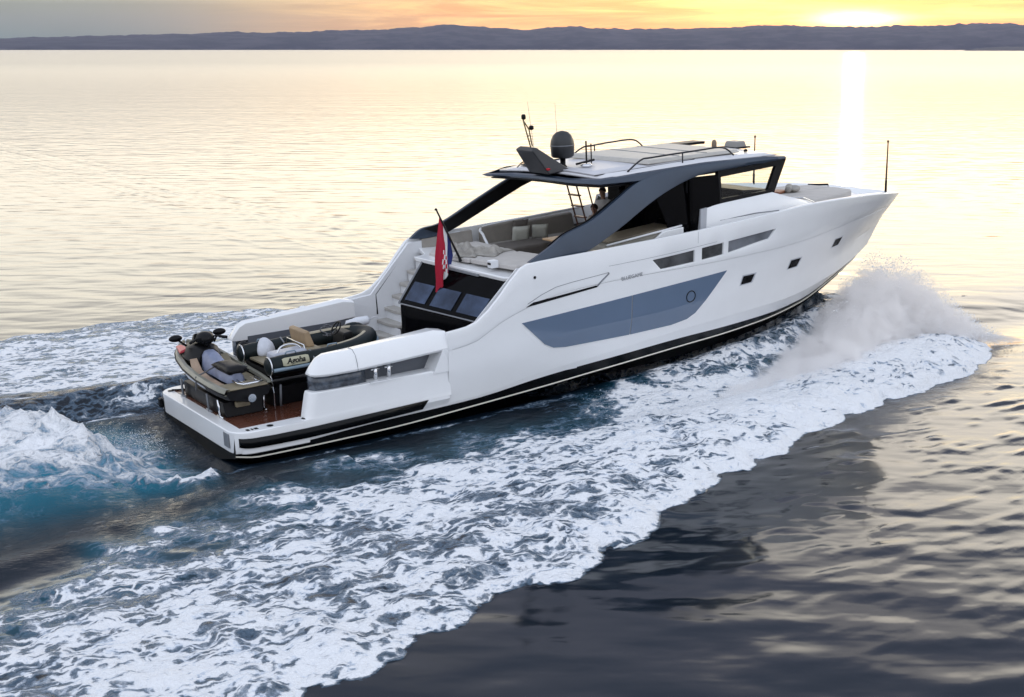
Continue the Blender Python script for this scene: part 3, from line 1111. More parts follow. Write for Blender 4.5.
# ---- wheelhouse: bulkhead, coach side, dash, pillars
b = MB()
b.box((12.35, -2.2, 2.3), (12.45, 1.15, 4.62))
b.build('wheelhouse_bulkhead', BGLASS, yacht)
b = MB()
b.hexa([(11.9, -2.20, 3.0), (12.5, -2.20, 3.0), (12.85, -2.14, 3.76), (13.42, -2.1, 3.80), (13.42, -2.06, 4.54), (12.4, -2.08, 4.56), (11.3, -2.12, 4.3)],
       [(11.9, -2.14, 3.0), (12.5, -2.14, 3.0), (12.85, -2.08, 3.76), (13.42, -2.04, 3.80), (13.42, -2.0, 4.54), (12.4, -2.02, 4.56), (11.3, -2.06, 4.3)])
b.build('side_glass', BGLASS, yacht)
b = MB()
b.box((13.2, -1.95, 2.3), (15.3, 1.95, 3.62))
b.hexa([(14.2, -1.9, 3.6), (15.5, -1.9, 3.6), (15.5, 1.9, 3.6), (14.2, 1.9, 3.6)], [(14.35, -1.9, 4.04), (15.3, -1.9, 3.97), (15.3, 1.9, 3.97), (14.35, 1.9, 4.04)])
b.build('helm_dashboard', DARK, yacht, bevel=.03)
for yy in (-1.2, -.1):
    b = MB()
    b.box((13.3, yy - .28, 3.0), (13.8, yy + .28, 3.45))
    b.hexa([(13.25, yy - .28, 3.4), (13.4, yy - .28, 3.4), (13.4, yy + .28, 3.4), (13.25, yy + .28, 3.4)], [(13.15, yy - .24, 3.9), (13.28, yy - .24, 3.9), (13.28, yy + .24, 3.9), (13.15, yy + .24, 3.9)])
    b.build('helm_seat', DARK, yacht, bevel=.05)
for s in (-1, 1):
    # slanting front pillar and side frame of the windscreen
    b = MB()
    b.hexa([(15.02, s * 2.02, 3.84), (15.32, s * 2.0, 3.84), (15.32, s * 1.9, 3.84), (15.02, s * 1.92, 3.84)], [(15.44, s * 2.02, 4.72), (15.78, s * 1.98, 4.72), (15.78, s * 1.88, 4.72), (15.44, s * 1.92, 4.72)])
    b.build('windscreen_pillar', DARK, yacht, bevel=.01)
    b = MB()
    b.hexa([(13.38, s * 2.10, 3.76), (13.48, s * 2.10, 3.76), (13.48, s * 2.0, 3.76), (13.38, s * 2.0, 3.76)], [(13.38, s * 2.06, 4.58), (13.48, s * 2.06, 4.58), (13.48, s * 1.98, 4.58), (13.38, s * 1.98, 4.58)])
    b.hexa([(13.38, s * 2.09, 3.74), (15.25, s * 2.06, 3.80), (15.25, s * 1.98, 3.80), (13.38, s * 1.98, 3.74)], [(13.38, s * 2.09, 3.93), (15.25, s * 2.06, 3.98), (15.25, s * 1.98, 3.98), (13.38, s * 1.98, 3.93)])
    b.hexa([(13.38, s * 2.07, 4.47), (15.5, s * 2.04, 4.58), (15.5, s * 1.96, 4.58), (13.38, s * 1.96, 4.47)], [(13.38, s * 2.07, 4.66), (15.7, s * 2.04, 4.72), (15.7, s * 1.96, 4.72), (13.38, s * 1.96, 4.66)])
    b.build('side_window_frame', DARK, yacht)
    b = MB()
    b.grid([[(13.45, s * 2.045, 3.78), (15.1, s * 2.0, 3.87)], [(13.45, s * 2.02, 4.56), (15.45, s * 1.98, 4.60)]])
    b.build('side_window', CGLASS, yacht)
    # coach side, white, with a long groove
    rows = []
    for x, zt, yt, yb in ((12.72, 3.72, 2.10, 2.3), (13.5, 3.79, 2.10, 2.32), (15.2, 3.88, 2.06, 2.32), (16.0, 3.64, 2.0, 2.12), (16.9, 3.44, 1.72, 1.80), (17.05, 3.30, 1.68, 1.74)):
        rows.append([(x, s * 1.8, zt - .05), (x, s * yt, zt), (x, s * (yt + .04), zt - .05), (x, s * (yt + (yb - yt) * .4), zt * .62 + 3.0 * .38), (x, s * yb, 2.6), (x, s * (yb - .05), 2.4)])
    b = MB()
    b.grid(rows)
    b.build('coach_side', WHITE, yacht, bevel=.01, solid=.04)
    b = MB()
    b.tube([(13.3, s * 2.225, 3.42), (14.5, s * 2.225, 3.47), (15.3, s * 2.215, 3.45)], .014, 6)
    b.build('coach_groove', GREY, yacht)
    b = MB()
    b.hexa([(12.55, s * 2.35, 2.9), (12.72, s * 2.35, 2.9), (12.72, s * 2.25, 2.9), (12.55, s * 2.25, 2.9)], [(12.72, s * 2.18, 3.76), (12.93, s * 2.18, 3.78), (12.93, s * 2.08, 3.78), (12.72, s * 2.08, 3.76)])
    b.build('coach_corner', GREY if 0 else mat('corner_silver', (.42, .43, .46), .4), yacht, bevel=.01)
b = MB()
b.grid([[(15.25, y, 3.84) for y in (-1.95, -1, 0, 1, 1.95)], [(15.65, y, 4.62) for y in (-1.92, -1, 0, 1, 1.92)]])
b.build('windscreen', CGLASS, yacht)
b = MB()
b.hexa([(15.2, -2.0, 3.6), (17.0, -1.85, 3.2), (17.0, 1.85, 3.2), (15.2, 2.0, 3.6)], [(15.25, -1.95, 3.84), (17.0, -1.8, 3.42), (17.0, 1.8, 3.42), (15.25, 1.95, 3.84)])
b.build('coach_front', WHITE2, yacht, bevel=.03)
for (a, c) in (((15.5, -1.3), (16.6, -.3)), ((15.5, .3), (16.6, 1.2))):
    b = MB()
    b.tube([(a[0], a[1], 3.83), (c[0], c[1], 3.66)], .018, 6)
    b.tube([(a[0] + .2, a[1] - .3, 3.80), (a[0] + .9, a[1] + .7, 3.72)], .014, 6)
    b.build('wiper', DARK, yacht)

# ---- hardtop
# plan outline of the roof
ro = [(9.10, 2.22), (9.35, 1.2), (9.45, 0), (9.45, -1.2), (9.70, -2.12)]
fr = [(11.0, -2.18), (13.0, -2.16), (15.0, -2.12), (15.75, -2.02), (16.0, -1.2), (16.1, 0), (16.0, 1.2), (15.75, 2.02), (15.0, 2.12), (13.0, 2.16), (11.0, 2.20), (9.7, 2.24)]
roof_pts = ro + fr
ztop = tabf([(9, 0, 4.66), (9.7, 0, 4.80), (11, 0, 4.84), (13, 0, 4.90), (15, 0, 4.88), (16.1, 0, 4.78)], 2)
zbot = tabf([(9, 0, 4.60), (9.7, 0, 4.62), (11, 0, 4.60), (13, 0, 4.62), (15, 0, 4.66), (16.1, 0, 4.70)], 2)
b = MB()


def inset(p, d):
    cx_, cy_ = 12.6, 0
    return (cx_ + (p[0] - cx_) * (1 - d / 3.4), p[1] * (1 - d / 2.1))


rings = []
rings.append([(*inset(p, .10), zbot(p[0])) for p in roof_pts])
rings.append([(p[0], p[1], zbot(p[0]) + .05) for p in roof_pts])
rings.append([(*inset(p, .03), ztop(p[0]) - .03) for p in roof_pts])
rings.append([(*inset(p, .12), ztop(p[0])) for p in roof_pts])
b.grid(rings, closed_u=True)
k = len(roof_pts)
b.f.append(tuple(range(k)))
fas = b.build('hardtop', ARCH, yacht, bevel=.012)
# lighter top skin, slightly cambered
b = MB()
gr = []
for i in range(13):
    x = 9.72 + (15.85 - 9.72) * i / 12
    row = []
    for j in range(9):
        v = j / 8 * 2 - 1
        hw = 2.05 if 9.9 < x < 15.3 else 1.95
        xx = x + (.22 * (-v) if i == 0 else 0) - (.25 * v * v if i == 12 else 0)
        row.append((xx, v * hw, ztop(x) + .004 + .07 * (1 - v * v) - (.04 if i in (0, 12) else 0)))
    gr.append(row)
b.grid(gr)
b.build('roof_skin', mat('roof_rim_white', (.72, .72, .74), .25, coat=.3), yacht, smooth=True, solid=.05)
b = MB()
gr = []
for i in range(9):
    x = 9.92 + (13.0 - 9.92) * i / 8
    gr.append([(x + (.10 * (1 - abs(v)) * -1 if i == 0 else 0), v * 1.62, ztop(x) + .012 + .07 * (1 - (v * .8) ** 2)) for v in np.linspace(-1, 1, 7)])
b.grid(gr)
b.build('roof_panel', ROOFP, yacht, smooth=True, solid=.02)
b = MB()
b.tube([(13.0, 1.66, 4.94), (10.0, 1.68, 4.86), (9.86, 1.35, 4.87), (9.84, 0, 4.90)], .02, 6)
b.tube([(13.0, -1.63, 4.94), (9.9, -1.64, 4.83)], .01, 6)
b.build('roof_gutter', DARK, yacht)
# sliding skylight
b = MB()
b.hexa([(11.55, -1.6, 4.93), (11.3, 1.45, 4.93), (14.6, 1.35, 4.96), (14.6, -1.55, 4.96)], [(11.62, -1.55, 5.04), (11.37, 1.4, 5.04), (14.5, 1.3, 5.04), (14.5, -1.5, 5.04)])
b.build('skylight', SKYL, yacht, bevel=.03)
b = MB()
for x in (12.6, 13.5):
    b.tube([(x, -1.52, 5.045), (x, 1.32, 5.045)], .008, 5)
b.build('skylight_seam', GREY, yacht)
# roof rails
for s, x0 in ((-1, 0), (1, .9)):
    b = MB()
    b.tube(catmull([(10.72 + x0, s * 1.86, 4.86), (11.15 + x0, s * 1.84, 5.10), (11.5 + x0, s * 1.84, 5.13), (13.0, s * 1.82, 5.17), (13.75, s * 1.82, 5.17), (14.1, s * 1.84, 4.95)], 5), .022, 8)
    b.tube([(12.45, s * 1.83, 4.9), (12.45, s * 1.83, 5.16)], .018, 8)
    if s > 0:
        b.tube([(11.62, 1.84, 4.88), (11.62, 1.84, 5.13)], .018, 8)
    b.build('roof_rail', DSTEEL, yacht, smooth=True)
# radar box, light, fittings forward on the roof
b = MB()
b.hexa([(15.6, -.26, 4.88), (15.6, .26, 4.88), (16.0, .26, 4.86), (16.0, -.26, 4.86)], [(15.65, -.22, 5.06), (15.65, .22, 5.06), (15.95, .22, 5.06), (15.95, -.22, 5.06)])
rb = b.build('radar_unit', GREY if 0 else mat('radar_grey', (.25, .245, .23), .4), yacht, bevel=.03)
b = MB()
b.box((15.5, -.32, 4.88), (16.05, .32, 4.92))
b.build('radar_base', DARK, rb)
b = MB()
b.lathe([(.07, 0), (.07, .14), (.05, .2), (.02, .22)], (15.1, .05, 4.93), 12)
b.build('gps_antenna', WOODL if 0 else mat('antenna_brown', (.18, .13, .09), .5), yacht, smooth=True)
b = MB()
b.box((14.3, 1.0, 4.95), (15.6, 1.5, 5.02))
b.build('roof_locker', DARK, yacht, bevel=.02)
b = MB()
b.lathe([(.05, 0), (.05, .05), (.02, .07)], (14.95, -1.35, 4.93), 10)
b.build('roof_light', DARK, yacht)

# ---- arches
def arch(s, outline_aft, outline_fwd):
    """band between two polylines in (x, z, y)"""
    A = catmull(outline_aft, 5)
    B = catmull(outline_fwd, 5)
    b = MB()
    n = min(len(A), len(B))
    th = .10
    rows = []
    for i in range(n):
        a, c = A[i], B[i]
        pa_ = Vector((a[0], s * a[2], a[1]))
        pc = Vector((c[0], s * c[2], c[1]))
        m_ = (pa_ + pc) / 2 + Vector((0, s * .03, 0))
        rows.append([pa_, m_, pc, pc - Vector((0, s * th, 0)), m_ - Vector((0, s * (th + .05), 0)), pa_ - Vector((0, s * th, 0))])
    b.grid(rows, closed_u=True)
    k_ = len(b.v)
    b.f.append(tuple(range(6)))
    b.f.append(tuple(range(k_ - 6, k_)))
    return b.build('hardtop_arch', ARCH, yacht, bevel=.012)


oa = [(7.30, 3.19, 2.60), (7.95, 3.47, 2.56), (8.42, 3.70, 2.52), (9.2, 3.92, 2.45), (10.0, 4.28, 2.32), (10.75, 4.62, 2.20), (11.6, 4.80, 2.16), (12.6, 4.84, 2.15), (14.0, 4.86, 2.12), (15.4, 4.82, 2.06)]
of = [(7.80, 3.12, 2.62), (8.6, 3.20, 2.60), (9.05, 3.27, 2.58), (10.05, 3.66, 2.46), (10.75, 3.98, 2.36), (11.35, 4.23, 2.28), (12.05, 4.46, 2.22), (12.8, 4.62, 2.19), (14.0, 4.68, 2.15), (15.4, 4.72, 2.10)]
arch(-1, oa, of)
oaP = [(7.07, 3.19, 2.60), (7.41, 3.42, 2.56), (8.0, 3.53, 2.52), (9.0, 4.02, 2.42), (9.9, 4.46, 2.30), (10.6, 4.74, 2.20), (11.6, 4.80, 2.16), (12.6, 4.84, 2.15), (14.0, 4.86, 2.12), (15.4, 4.82, 2.06)]
ofP = [(7.55, 3.14, 2.62), (8.0, 3.20, 2.60), (8.45, 3.38, 2.56), (9.3, 3.78, 2.46), (10.3, 4.24, 2.34), (11.1, 4.52, 2.26), (12.0, 4.62, 2.22), (12.8, 4.66, 2.19), (14.0, 4.68, 2.15), (15.4, 4.72, 2.10)]
pa1 = arch(1, oaP, ofP)
for s, A_, B_ in ((-1, oa, of), (1, oaP, ofP)):
    b = MB()
    b.grid([[(x, s * (y - .17), z) for x, z, y in A_[1:]], [(x, s * (y - .17), z) for x, z, y in B_[1:]]])
    b.build('arch_lining', DARK, yacht, solid=.02)
# dark headliner under the roof
b = MB()
hl = [(*inset(p, .18), zbot(p[0]) - .02) for p in roof_pts]
b.hexa([(p[0], p[1], p[2] - .03) for p in hl], hl)
b.build('headliner', DARK, yacht)
b = MB()
b.hexa([(10.3, -2.15, 4.28), (12.4, -2.1, 4.28), (12.4, 1.0, 4.28), (11.0, -.6, 4.28)], [(10.3, -2.15, 4.6), (12.4, -2.1, 4.6), (12.4, 1.0, 4.6), (11.0, -.6, 4.6)]) if 0 else b.box((12.30, -2.15, 4.2), (12.34, 1.1, 4.6))
b.build('bulkhead_header', DARK, yacht)

# ---- ladder from the upper deck to the roof hatch
b = MB()
L0, L1 = Vector((11.05, .62, 3.0)), Vector((10.6, .62, 4.6))
for dy in (-.0, -.42):
    b.tube([L0 + Vector((0, dy, 0)), L1 + Vector((0, dy, 0))], .022, 8)
b.tube([L0 + Vector((.2, -.62, 0)), L1 + Vector((.2, -.62, 0))], .02, 8)
for t in (.15, .33, .51, .69, .87):
    p = L0.lerp(L1, t)
    b.box((p.x - .05, p.y - .42, p.z - .015), (p.x + .07, p.y, p.z + .015))
b.build('roof_ladder', RUST, yacht)

# ---- mast wing, dome, antennas
b = MB()
b.hexa([(9.42, -.45, 4.80), (10.1, -.40, 4.86), (10.1, .40, 4.86), (9.42, .45, 4.80)], [(8.98, -.38, 5.42), (9.12, -.36, 5.50), (9.12, .36, 5.50), (8.98, .38, 5.42)])
b.build('mast_wing', mat('mast_graphite', (.035, .035, .038), .4, var=.1), yacht, bevel=.04)
b = MB()
b.tube([(9.13, -.1, 5.48), (8.95, -.1, 6.12), (8.97, -.05, 6.2), (9.02, .0, 6.12), (9.2, .05, 5.9), (9.28, .05, 5.48)], .017, 7)
b.tube([(9.07, -.1, 5.75), (9.22, .05, 5.78)], .012, 6)
b.tube([(9.1, -.1, 5.62), (9.25, .05, 5.64)], .012, 6)
b.build('mast_frame', mat('mast_brass', (.14, .12, .06), .4, metal=.5), yacht, smooth=True)
b = MB()
b.lathe([(.03, 0), (.055, .02), (.055, .1), (.03, .13)], (8.97, -.08, 6.16), 10)
b.build('navigation_light', DARK, yacht, smooth=True)
b = MB()
b.lathe([(.03, 0), (.06, .02), (.06, .09), (.03, .11)], (9.27, .05, 5.88), 10)
b.build('navigation_light', DARK, yacht, smooth=True)
b = MB()
b.lathe([(.04, 0), (.06, .03), (.03, .05)], (9.35, -.5, 4.93), 8)
b.build('tail_light', REDL, yacht)
b = MB()
prof = [(.03, -.02), (.24, .0), (.285, .04), (.30, .3), (.285, .42), (.235, .54), (.15, .62), (.03, .655)]
b.lathe(prof, (10.15, 0.02, 5.14), 28)
dm = b.build('satellite_dome', DOME, yacht, smooth=True)
b = MB()
b.lathe([(.304, 0), (.304, .02)], (10.15, .02, 5.43), 28)
b.build('dome_joint', GREY, dm)
b = MB()
b.lathe([(.12, 0), (.07, .08), (.07, .26)], (10.15, .02, 4.88), 14)
b.build('dome_foot', DARK, dm, smooth=True)
b = MB()
b.tube([(9.55, .3, 4.9), (9.35, .3, 6.55)], [.008, .004], 5)
b.build('whip_antenna', GREY, yacht)
b = MB()
b.tube([(10.35, .5, 5.2), (10.3, .5, 6.45)], [.008, .004], 5)
b.build('whip_antenna', GREY, yacht)
b = MB()
b.tube([(10.75, -.15, 4.9), (10.75, -.15, 5.50)], .022, 6)
b.tube([(10.9, -.15, 4.9), (10.9, -.15, 5.42)], .016, 6)
b.tube([(10.4, -.2, 4.96), (10.95, -.2, 5.02)], .03, 6)
b.build('antenna_post', DARK, yacht)
b = MB()
b.lathe([(.02, 0), (.12, .01), (.16, .06), (.12, .09), (.02, .1)], (10.45, -.55, 4.9), 16)
b.build('roof_horn', STEEL, yacht, smooth=True)
b = MB()
b.tube([(9.62, 1.3, 4.85), (9.72, 1.2, 4.98), (9.8, .9, 5.0)], .015, 5)
b.build('roof_cable', DARK, yacht)

# ---- bow
for (pt) in ([(17.25, 1.3), (17.25, .02), (19.45, .02), (19.35, .75), (18.6, 1.15)], [(17.25, -.02), (17.25, -1.45), (18.6, -1.25), (19.35, -.85), (19.45, -.02)]):
    b = MB()
    b.hexa([(x, y, 3.24) for x, y in pt], [(x, y, 3.46) for x, y in pt])
    b.build('bow_sunpad', PAD, yacht, bevel=.05, seg=3)
b = MB()
b.tube([(17.0, -1.75, 3.44), (16.5, -1.85, 3.62), (16.0, -1.9, 3.68)], .018, 6)
b.build('foredeck_rail', STEEL, yacht)
b = MB()
b.tube([(19.5, 1.0, 3.25), (19.5, 1.0, 3.42), (19.9, .6, 3.42), (19.9, .6, 3.25)], .03, 6)
b.build('bow_cleat', DARK, yacht)
for loc, lb in (((19.98, -1.52, 3.34), 'dark upright pole on the starboard side of the bow'), ((18.38, 2.1, 3.42), 'upright pole on the port side of the bow seen past the cabin roof')):
    b = MB()
    b.tube([(0, 0, 0), (.01, 0, .35)], .032, 8)
    b2 = MB()
    b2.tube([(.01, 0, .34), (.06, 0, 1.42)], [.026, .018], 8)
    b2.lathe([(.03, 0), (.035, .03), (.02, .06)], (.06, 0, 1.40), 8)
    e = bpy.data.objects.new('bow_pole', None)
    C.objects.link(e)
    e.parent = yacht
    e.location = loc
    o = b.build('pole_socket', DARK, e, smooth=True)
    o = b2.build('pole_shaft', mat('pole_bronze', (.13, .08, .05), .4, metal=.4), e, smooth=True)
    e['label'] = lb
b = MB()
b.tube([(20.55, -.02, 1.72), (20.62, -.02, 1.6), (20.7, -.02, 1.66)], .03, 6)
b.build('bow_eye', STEEL, yacht)

# ================================================================== THINGS ON BOARD
# ---- personal watercraft, stowed athwartships on the swim platform
jet = thing('jet_ski', 'khaki and black jet ski with red bow panel, stowed across the swim platform', 'jet ski', (.86, .42, .54), rz=rad(90))
JX = [-1.85, -1.7, -1.2, -.4, .4, 1.0, 1.4, 1.68, 1.85]
JW = [.50, .56, .60, .61, .58, .50, .38, .22, .06]
JK = [.36, .34, .33, .33, .35, .42, .54, .70, .86]
JG = [.66, .68, .70, .73, .80, .88, .95, 1.0, 1.03]
rows = []
for x, hw, k, g in zip(JX, JW, JK, JG):
    rows.append([(x, -hw * .97, g), (x, -hw, g - .06), (x, -hw * .85, k + (g - k) * .35), (x, 0, k), (x, hw * .85, k + (g - k) * .35), (x, hw, g - .06), (x, hw * .97, g)])
b = MB()
b.grid(rows)
b.f.append(tuple(range(7)))
b.build('hull', DARK, jet, bevel=.01)
# wide moulded gunwale rail
b = MB()
for s in (-1, 1):
    rows = []
    for x, hw, g in zip(JX, JW, JG):
        rows.append([(x, s * (hw + .03), g - .09), (x, s * (hw + .05), g - .03), (x, s * (hw + .01), g + .05), (x, s * (hw - .07 if hw > .1 else hw * .5), g + .05), (x, s * (hw - .08 if hw > .1 else 0), g - .02)])
    b.grid(rows, closed_u=True)
b.build('gunwale', OLIVE, jet, smooth=False, bevel=.008)
b = MB()
for s in (-1, 1):
    b.tube([(x, s * (hw + .055), g - .05) for x, hw, g in zip(JX, JW, JG)], .018, 6)
b.build('rubstrake', DARK, jet, smooth=True)
# deck floor / footwells
b = MB()
b.grid([[(x, -hw * .9, g - .10) for x, hw, g in zip(JX, JW, JG)], [(x, hw * .9, g - .10) for x, hw, g in zip(JX, JW, JG)]])
b.build('deck', DARK, jet, solid=.03)
for s in (-1, 1):
    b = MB()
    rows = []
    for x, w0, w1, g in ((-1.75, .25, .50, .66), (-1.0, .27, .53, .65), (-.3, .27, .53, .66), (.15, .27, .50, .72), (.4, .28, .44, .95)):
        rows.append([(x, s * w0, g), (x, s * w1, g)])
    b.grid(rows)
    b.build('footwell_mat', TAND if s < 0 else mat('mat_tan', (.42, .30, .21), .6, var=.15), jet, solid=.02)
# seat
b = MB()
rows = []
for x, hw, zt in ((-1.25, .10, .92), (-1.15, .16, .88), (-.8, .17, .9), (-.55, .16, .92), (-.2, .15, 1.0), (.15, .17, 1.08), (.4, .15, 1.12)):
    rows.append([(x, -hw * 1.25, .66), (x, -hw * 1.1, zt - .1), (x, -hw * .7, zt - .01), (x, 0, zt), (x, hw * .7, zt - .01), (x, hw * 1.1, zt - .1), (x, hw * 1.25, .66)])
b.grid(rows)
b.f.append(tuple(range(7)))
b.build('seat', SKIBLUE, jet, bevel=.02)
b = MB()
b.cushion((-.85, 0, .93), (1.0, .46, .2))
b.build('rear_saddle', DARK, jet, smooth=True)
# front cowl, hood, red panel
b = MB()
rows = []
for x, hw, zt in ((.35, .20, 1.12), (.55, .28, 1.20), (.9, .32, 1.18), (1.25, .28, 1.12), (1.55, .17, 1.06), (1.72, .07, 1.02)):
    rows.append([(x, -hw * 1.4, .84 + .05 * x), (x, -hw, zt - .08), (x, -hw * .5, zt), (x, 0, zt + .02), (x, hw * .5, zt), (x, hw, zt - .08), (x, hw * 1.4, .84 + .05 * x)])
b.grid(rows)
b.f.append(tuple(range(7)))
b.build('hood', DARK, jet, bevel=.02)
for s in (-1, 1):
    b = MB()
    b.hexa([(.9, s * .30, 1.02), (1.5, s * .26, 1.0), (1.62, s * .34, .98), (1.0, s * .46, .96)], [(.9, s * .28, 1.10), (1.5, s * .22, 1.06), (1.62, s * .30, 1.03), (1.0, s * .44, 1.02)])
    b.build('side_panel', REDP if s > 0 else mat('panel_pink', (.55, .30, .27), .35), jet, bevel=.02)
    b = MB()
    b.tube([(.85, s * .33, 1.16), (.98, s * .46, 1.28), (1.0, s * .5, 1.3)], .025, 6)
    b.blob((1.0, s * .52, 1.33), (.08, .16, .08))
    b.build('mirror', DARK, jet, smooth=True)
# handlebar
b = MB()
b.tube([(.45, 0, 1.15), (.42, 0, 1.32)], .06, 8)
b.tube([(.30, -.42, 1.34), (.40, -.2, 1.39), (.42, 0, 1.36), (.40, .2, 1.39), (.30, .42, 1.34)], .022, 8)
hb = b.build('handlebar', DARK, jet, smooth=True)
for s in (-1, 1):
    b = MB()
    b.tube([(.36, s * .27, 1.375), (.29, s * .44, 1.335)], .034, 8)
    b.build('grip', DARK, hb, smooth=True)
b = MB()
b.blob((.55, 0, 1.34), (.24, .22, .15))
b.build('instrument_pod', DARK, hb, smooth=True)
b = MB()
b.hexa([(.6, -.25, 1.3), (.95, -.2, 1.2), (.95, .2, 1.2), (.6, .25, 1.3)], [(.62, -.22, 1.46), (.8, -.17, 1.42), (.8, .17, 1.42), (.62, .22, 1.46)])
b.build('wind_deflector', DARK, hb, bevel=.03)
# boarding platform at the stern with a pair of pale rails
b = MB()
b.box((-1.83, -.46, .66), (-1.3, .46, .70))
b.build('boarding_platform', TAND, jet, bevel=.02)
b = MB()
b.tube([(-1.35, -.35, .76), (-1.78, -.35, .76), (-1.82, -.2, .76), (-1.82, .1, .76), (-1.7, .16, .76), (-1.35, .16, .76)], .022, 8)
b.tube([(-1.35, -.26, .76), (-1.7, -.26, .76), (-1.72, .05, .76), (-1.35, .06, .76)], .014, 8)
b.build('reboarding_rail', STEEL, jet, smooth=True)
b = MB()
b.lathe([(.09, 0), (.09, .12), (.06, .16)], (-2.0, 0, .48), 14, axis='x')
b.build('jet_nozzle', STEEL, jet)

for s in (-1, 1):
    b = MB()
    b.hexa([(-.9, s * .602, .56), (.1, s * .60, .60), (.1, s * .615, .60), (-.9, s * .617, .56)], [(-.8, s * .612, .62), (.3, s * .602, .68), (.3, s * .617, .68), (-.8, s * .627, .62)])
    b.build('side_decal', BAGW, jet)
b = MB()
b.tube([(-.45, -.66, .45), (-.45, -.64, .74), (-.45, -.2, .9), (-.45, 0, .99), (-.45, .2, .9), (-.45, .64, .74), (-.45, .66, .45)], .02, 5)
b.build('tie_down_strap', mat('strap_grey', (.10, .10, .11), .7), jet)

crad = thing('jet_ski_cradle', 'black launching cradle under the jet ski on the swim platform', 'cradle', (.86, .42, .543), rz=rad(90))
b = MB()
b.hexa([(-1.5, -.42, 0), (1.0, -.42, 0), (1.0, .42, 0), (-1.5, .42, 0)], [(-1.45, -.46, .34), (1.0, -.44, .34), (1.0, .44, .34), (-1.45, .46, .34)])
b.build('cradle_body', DARK, crad, bevel=.02)
for x, s in ((-1.35, -.5), (-1.35, .5), (-.7, .5), (.9, .5)):
    b = MB()
    b.tube([(x, s, .0), (x, s * 1.04, .4)], .03, 6)
    b.tube([(x - .15, s, .02), (x + .15, s, .02)], .025, 6)
    b.build('cradle_leg', STEEL if x < -1 else GREY, crad, smooth=True)
b = MB()
b.box((-1.62, -.1, .22), (-1.5, .22, .34))
b.build('cradle_box', TAND, crad, bevel=.02)

# hook and line lying on the platform, port corner
t = tag(MB().tube([(0, 0, 0), (.25, -.15, .0), (.45, -.1, .01), (.6, -.25, 0)], .018, 6).build('mooring_line', DARK, None, smooth=True), 'short dark line lying on the port corner of the swim platform', 'rope')
t.matrix_world = YM @ Matrix.Translation((.32, 1.98, .56))

# ---- tender
tender = thing('inflatable_tender', 'black rigid inflatable tender with tan seat stowed in the stern cockpit', 'tender', (1.5, -.35, .54))
half = [(0, .78, .97), (.6, .79, .97), (1.3, .80, .98), (1.75, .77, 1.0), (2.15, .68, 1.03), (2.5, .46, 1.07), (2.68, .2, 1.10), (2.72, 0, 1.11)]
path = [(x, y, z) for x, y, z in half] + [(x, -y, z) for x, y, z in reversed(half[:-1])]
path = catmull(path, 4)
nP = len(path)
rr = [.205 if i > 1 and i < nP - 2 else .19 for i in range(nP)]
b = MB()
b.tube(path, rr, 18)
tb = b.build('inflatable_tube', TUBE, tender, smooth=True)
for s in (-1, 1):
    b = MB()
    b.lathe([(.19, .0), (.19, -.05), (.13, -.09), (.03, -.10)], (0, s * .78, .97), 20, axis='x')
    b.build('tube_end_cap', TUBE, tb, smooth=True)
    b = MB()
    b.tube([(-.03, s * .78 + .195 * math.cos(a), .97 + .195 * math.sin(a)) for a in np.linspace(0, 2 * math.pi, 20, endpoint=False)], .018, 6, closed=True)
    b.build('tube_end_ring', STEEL, tb, smooth=True)


def offset_path(dy, dz, r, i0, i1, name, m, parent, flat=1.0):
    pts = []
    for i in range(i0, i1):
        p = path[i]
        d = (path[min(i + 1, nP - 1)] - path[max(i - 1, 0)]).normalized()
        out = Vector((0, 0, 1)).cross(d).normalized() * -1
        c = Vector((1.2, 0, 1))
        if (p - c).dot(out) < 0:
            out = -out
        pts.append(p + out * dy + Vector((0, 0, dz)))
    b = MB()
    b.tube(pts, r, 8)
    return b.build(name, m, parent, smooth=True)


offset_path(.20, -.06, .04, 0, nP, 'rubstrake', RUBB, tb)
offset_path(.12, .175, .02, 26, 44, 'deck_patch', RUBB2, tb) if 0 else None
offset_path(-.06, .17, .05, 8, 22, 'tube_top_pad', RUBB2, tb)
offset_path(-.06, .17, .05, nP - 22, nP - 10, 'tube_top_pad', RUBB2, tb)
rows = []
for x, hw, k, t_ in ((0, .62, .45, .86), (1.0, .64, .45, .86), (1.8, .58, .48, .88), (2.25, .42, .58, .92), (2.6, .14, .78, .98)):
    rows.append([(x, -hw, t_), (x, -hw * .85, k + .18), (x, 0, k), (x, hw * .85, k + .18), (x, hw, t_)])
b = MB()
b.grid(rows)
b.f.append((0, 1, 2, 3, 4))
b.build('rigid_hull', DARK, tender, bevel=.01)
b = MB()
for s in (-1, 1):
    b.tube([(x, s * (hw + .02), .80) for x, hw in ((0, .66), (1.0, .68), (1.8, .61), (2.25, .45))], .025, 6)
b.build('hull_moulding', RUBB2, tender, smooth=True)
b = MB()
b.hexa([(.1, -.6, .86), (1.8, -.58, .86), (2.4, -.25, .9), (2.4, .25, .9), (1.8, .58, .86), (.1, .6, .86)], [(.1, -.6, .9), (1.8, -.58, .9), (2.4, -.25, .94), (2.4, .25, .94), (1.8, .58, .9), (.1, .6, .9)])
b.build('cockpit_floor', TAND, tender)
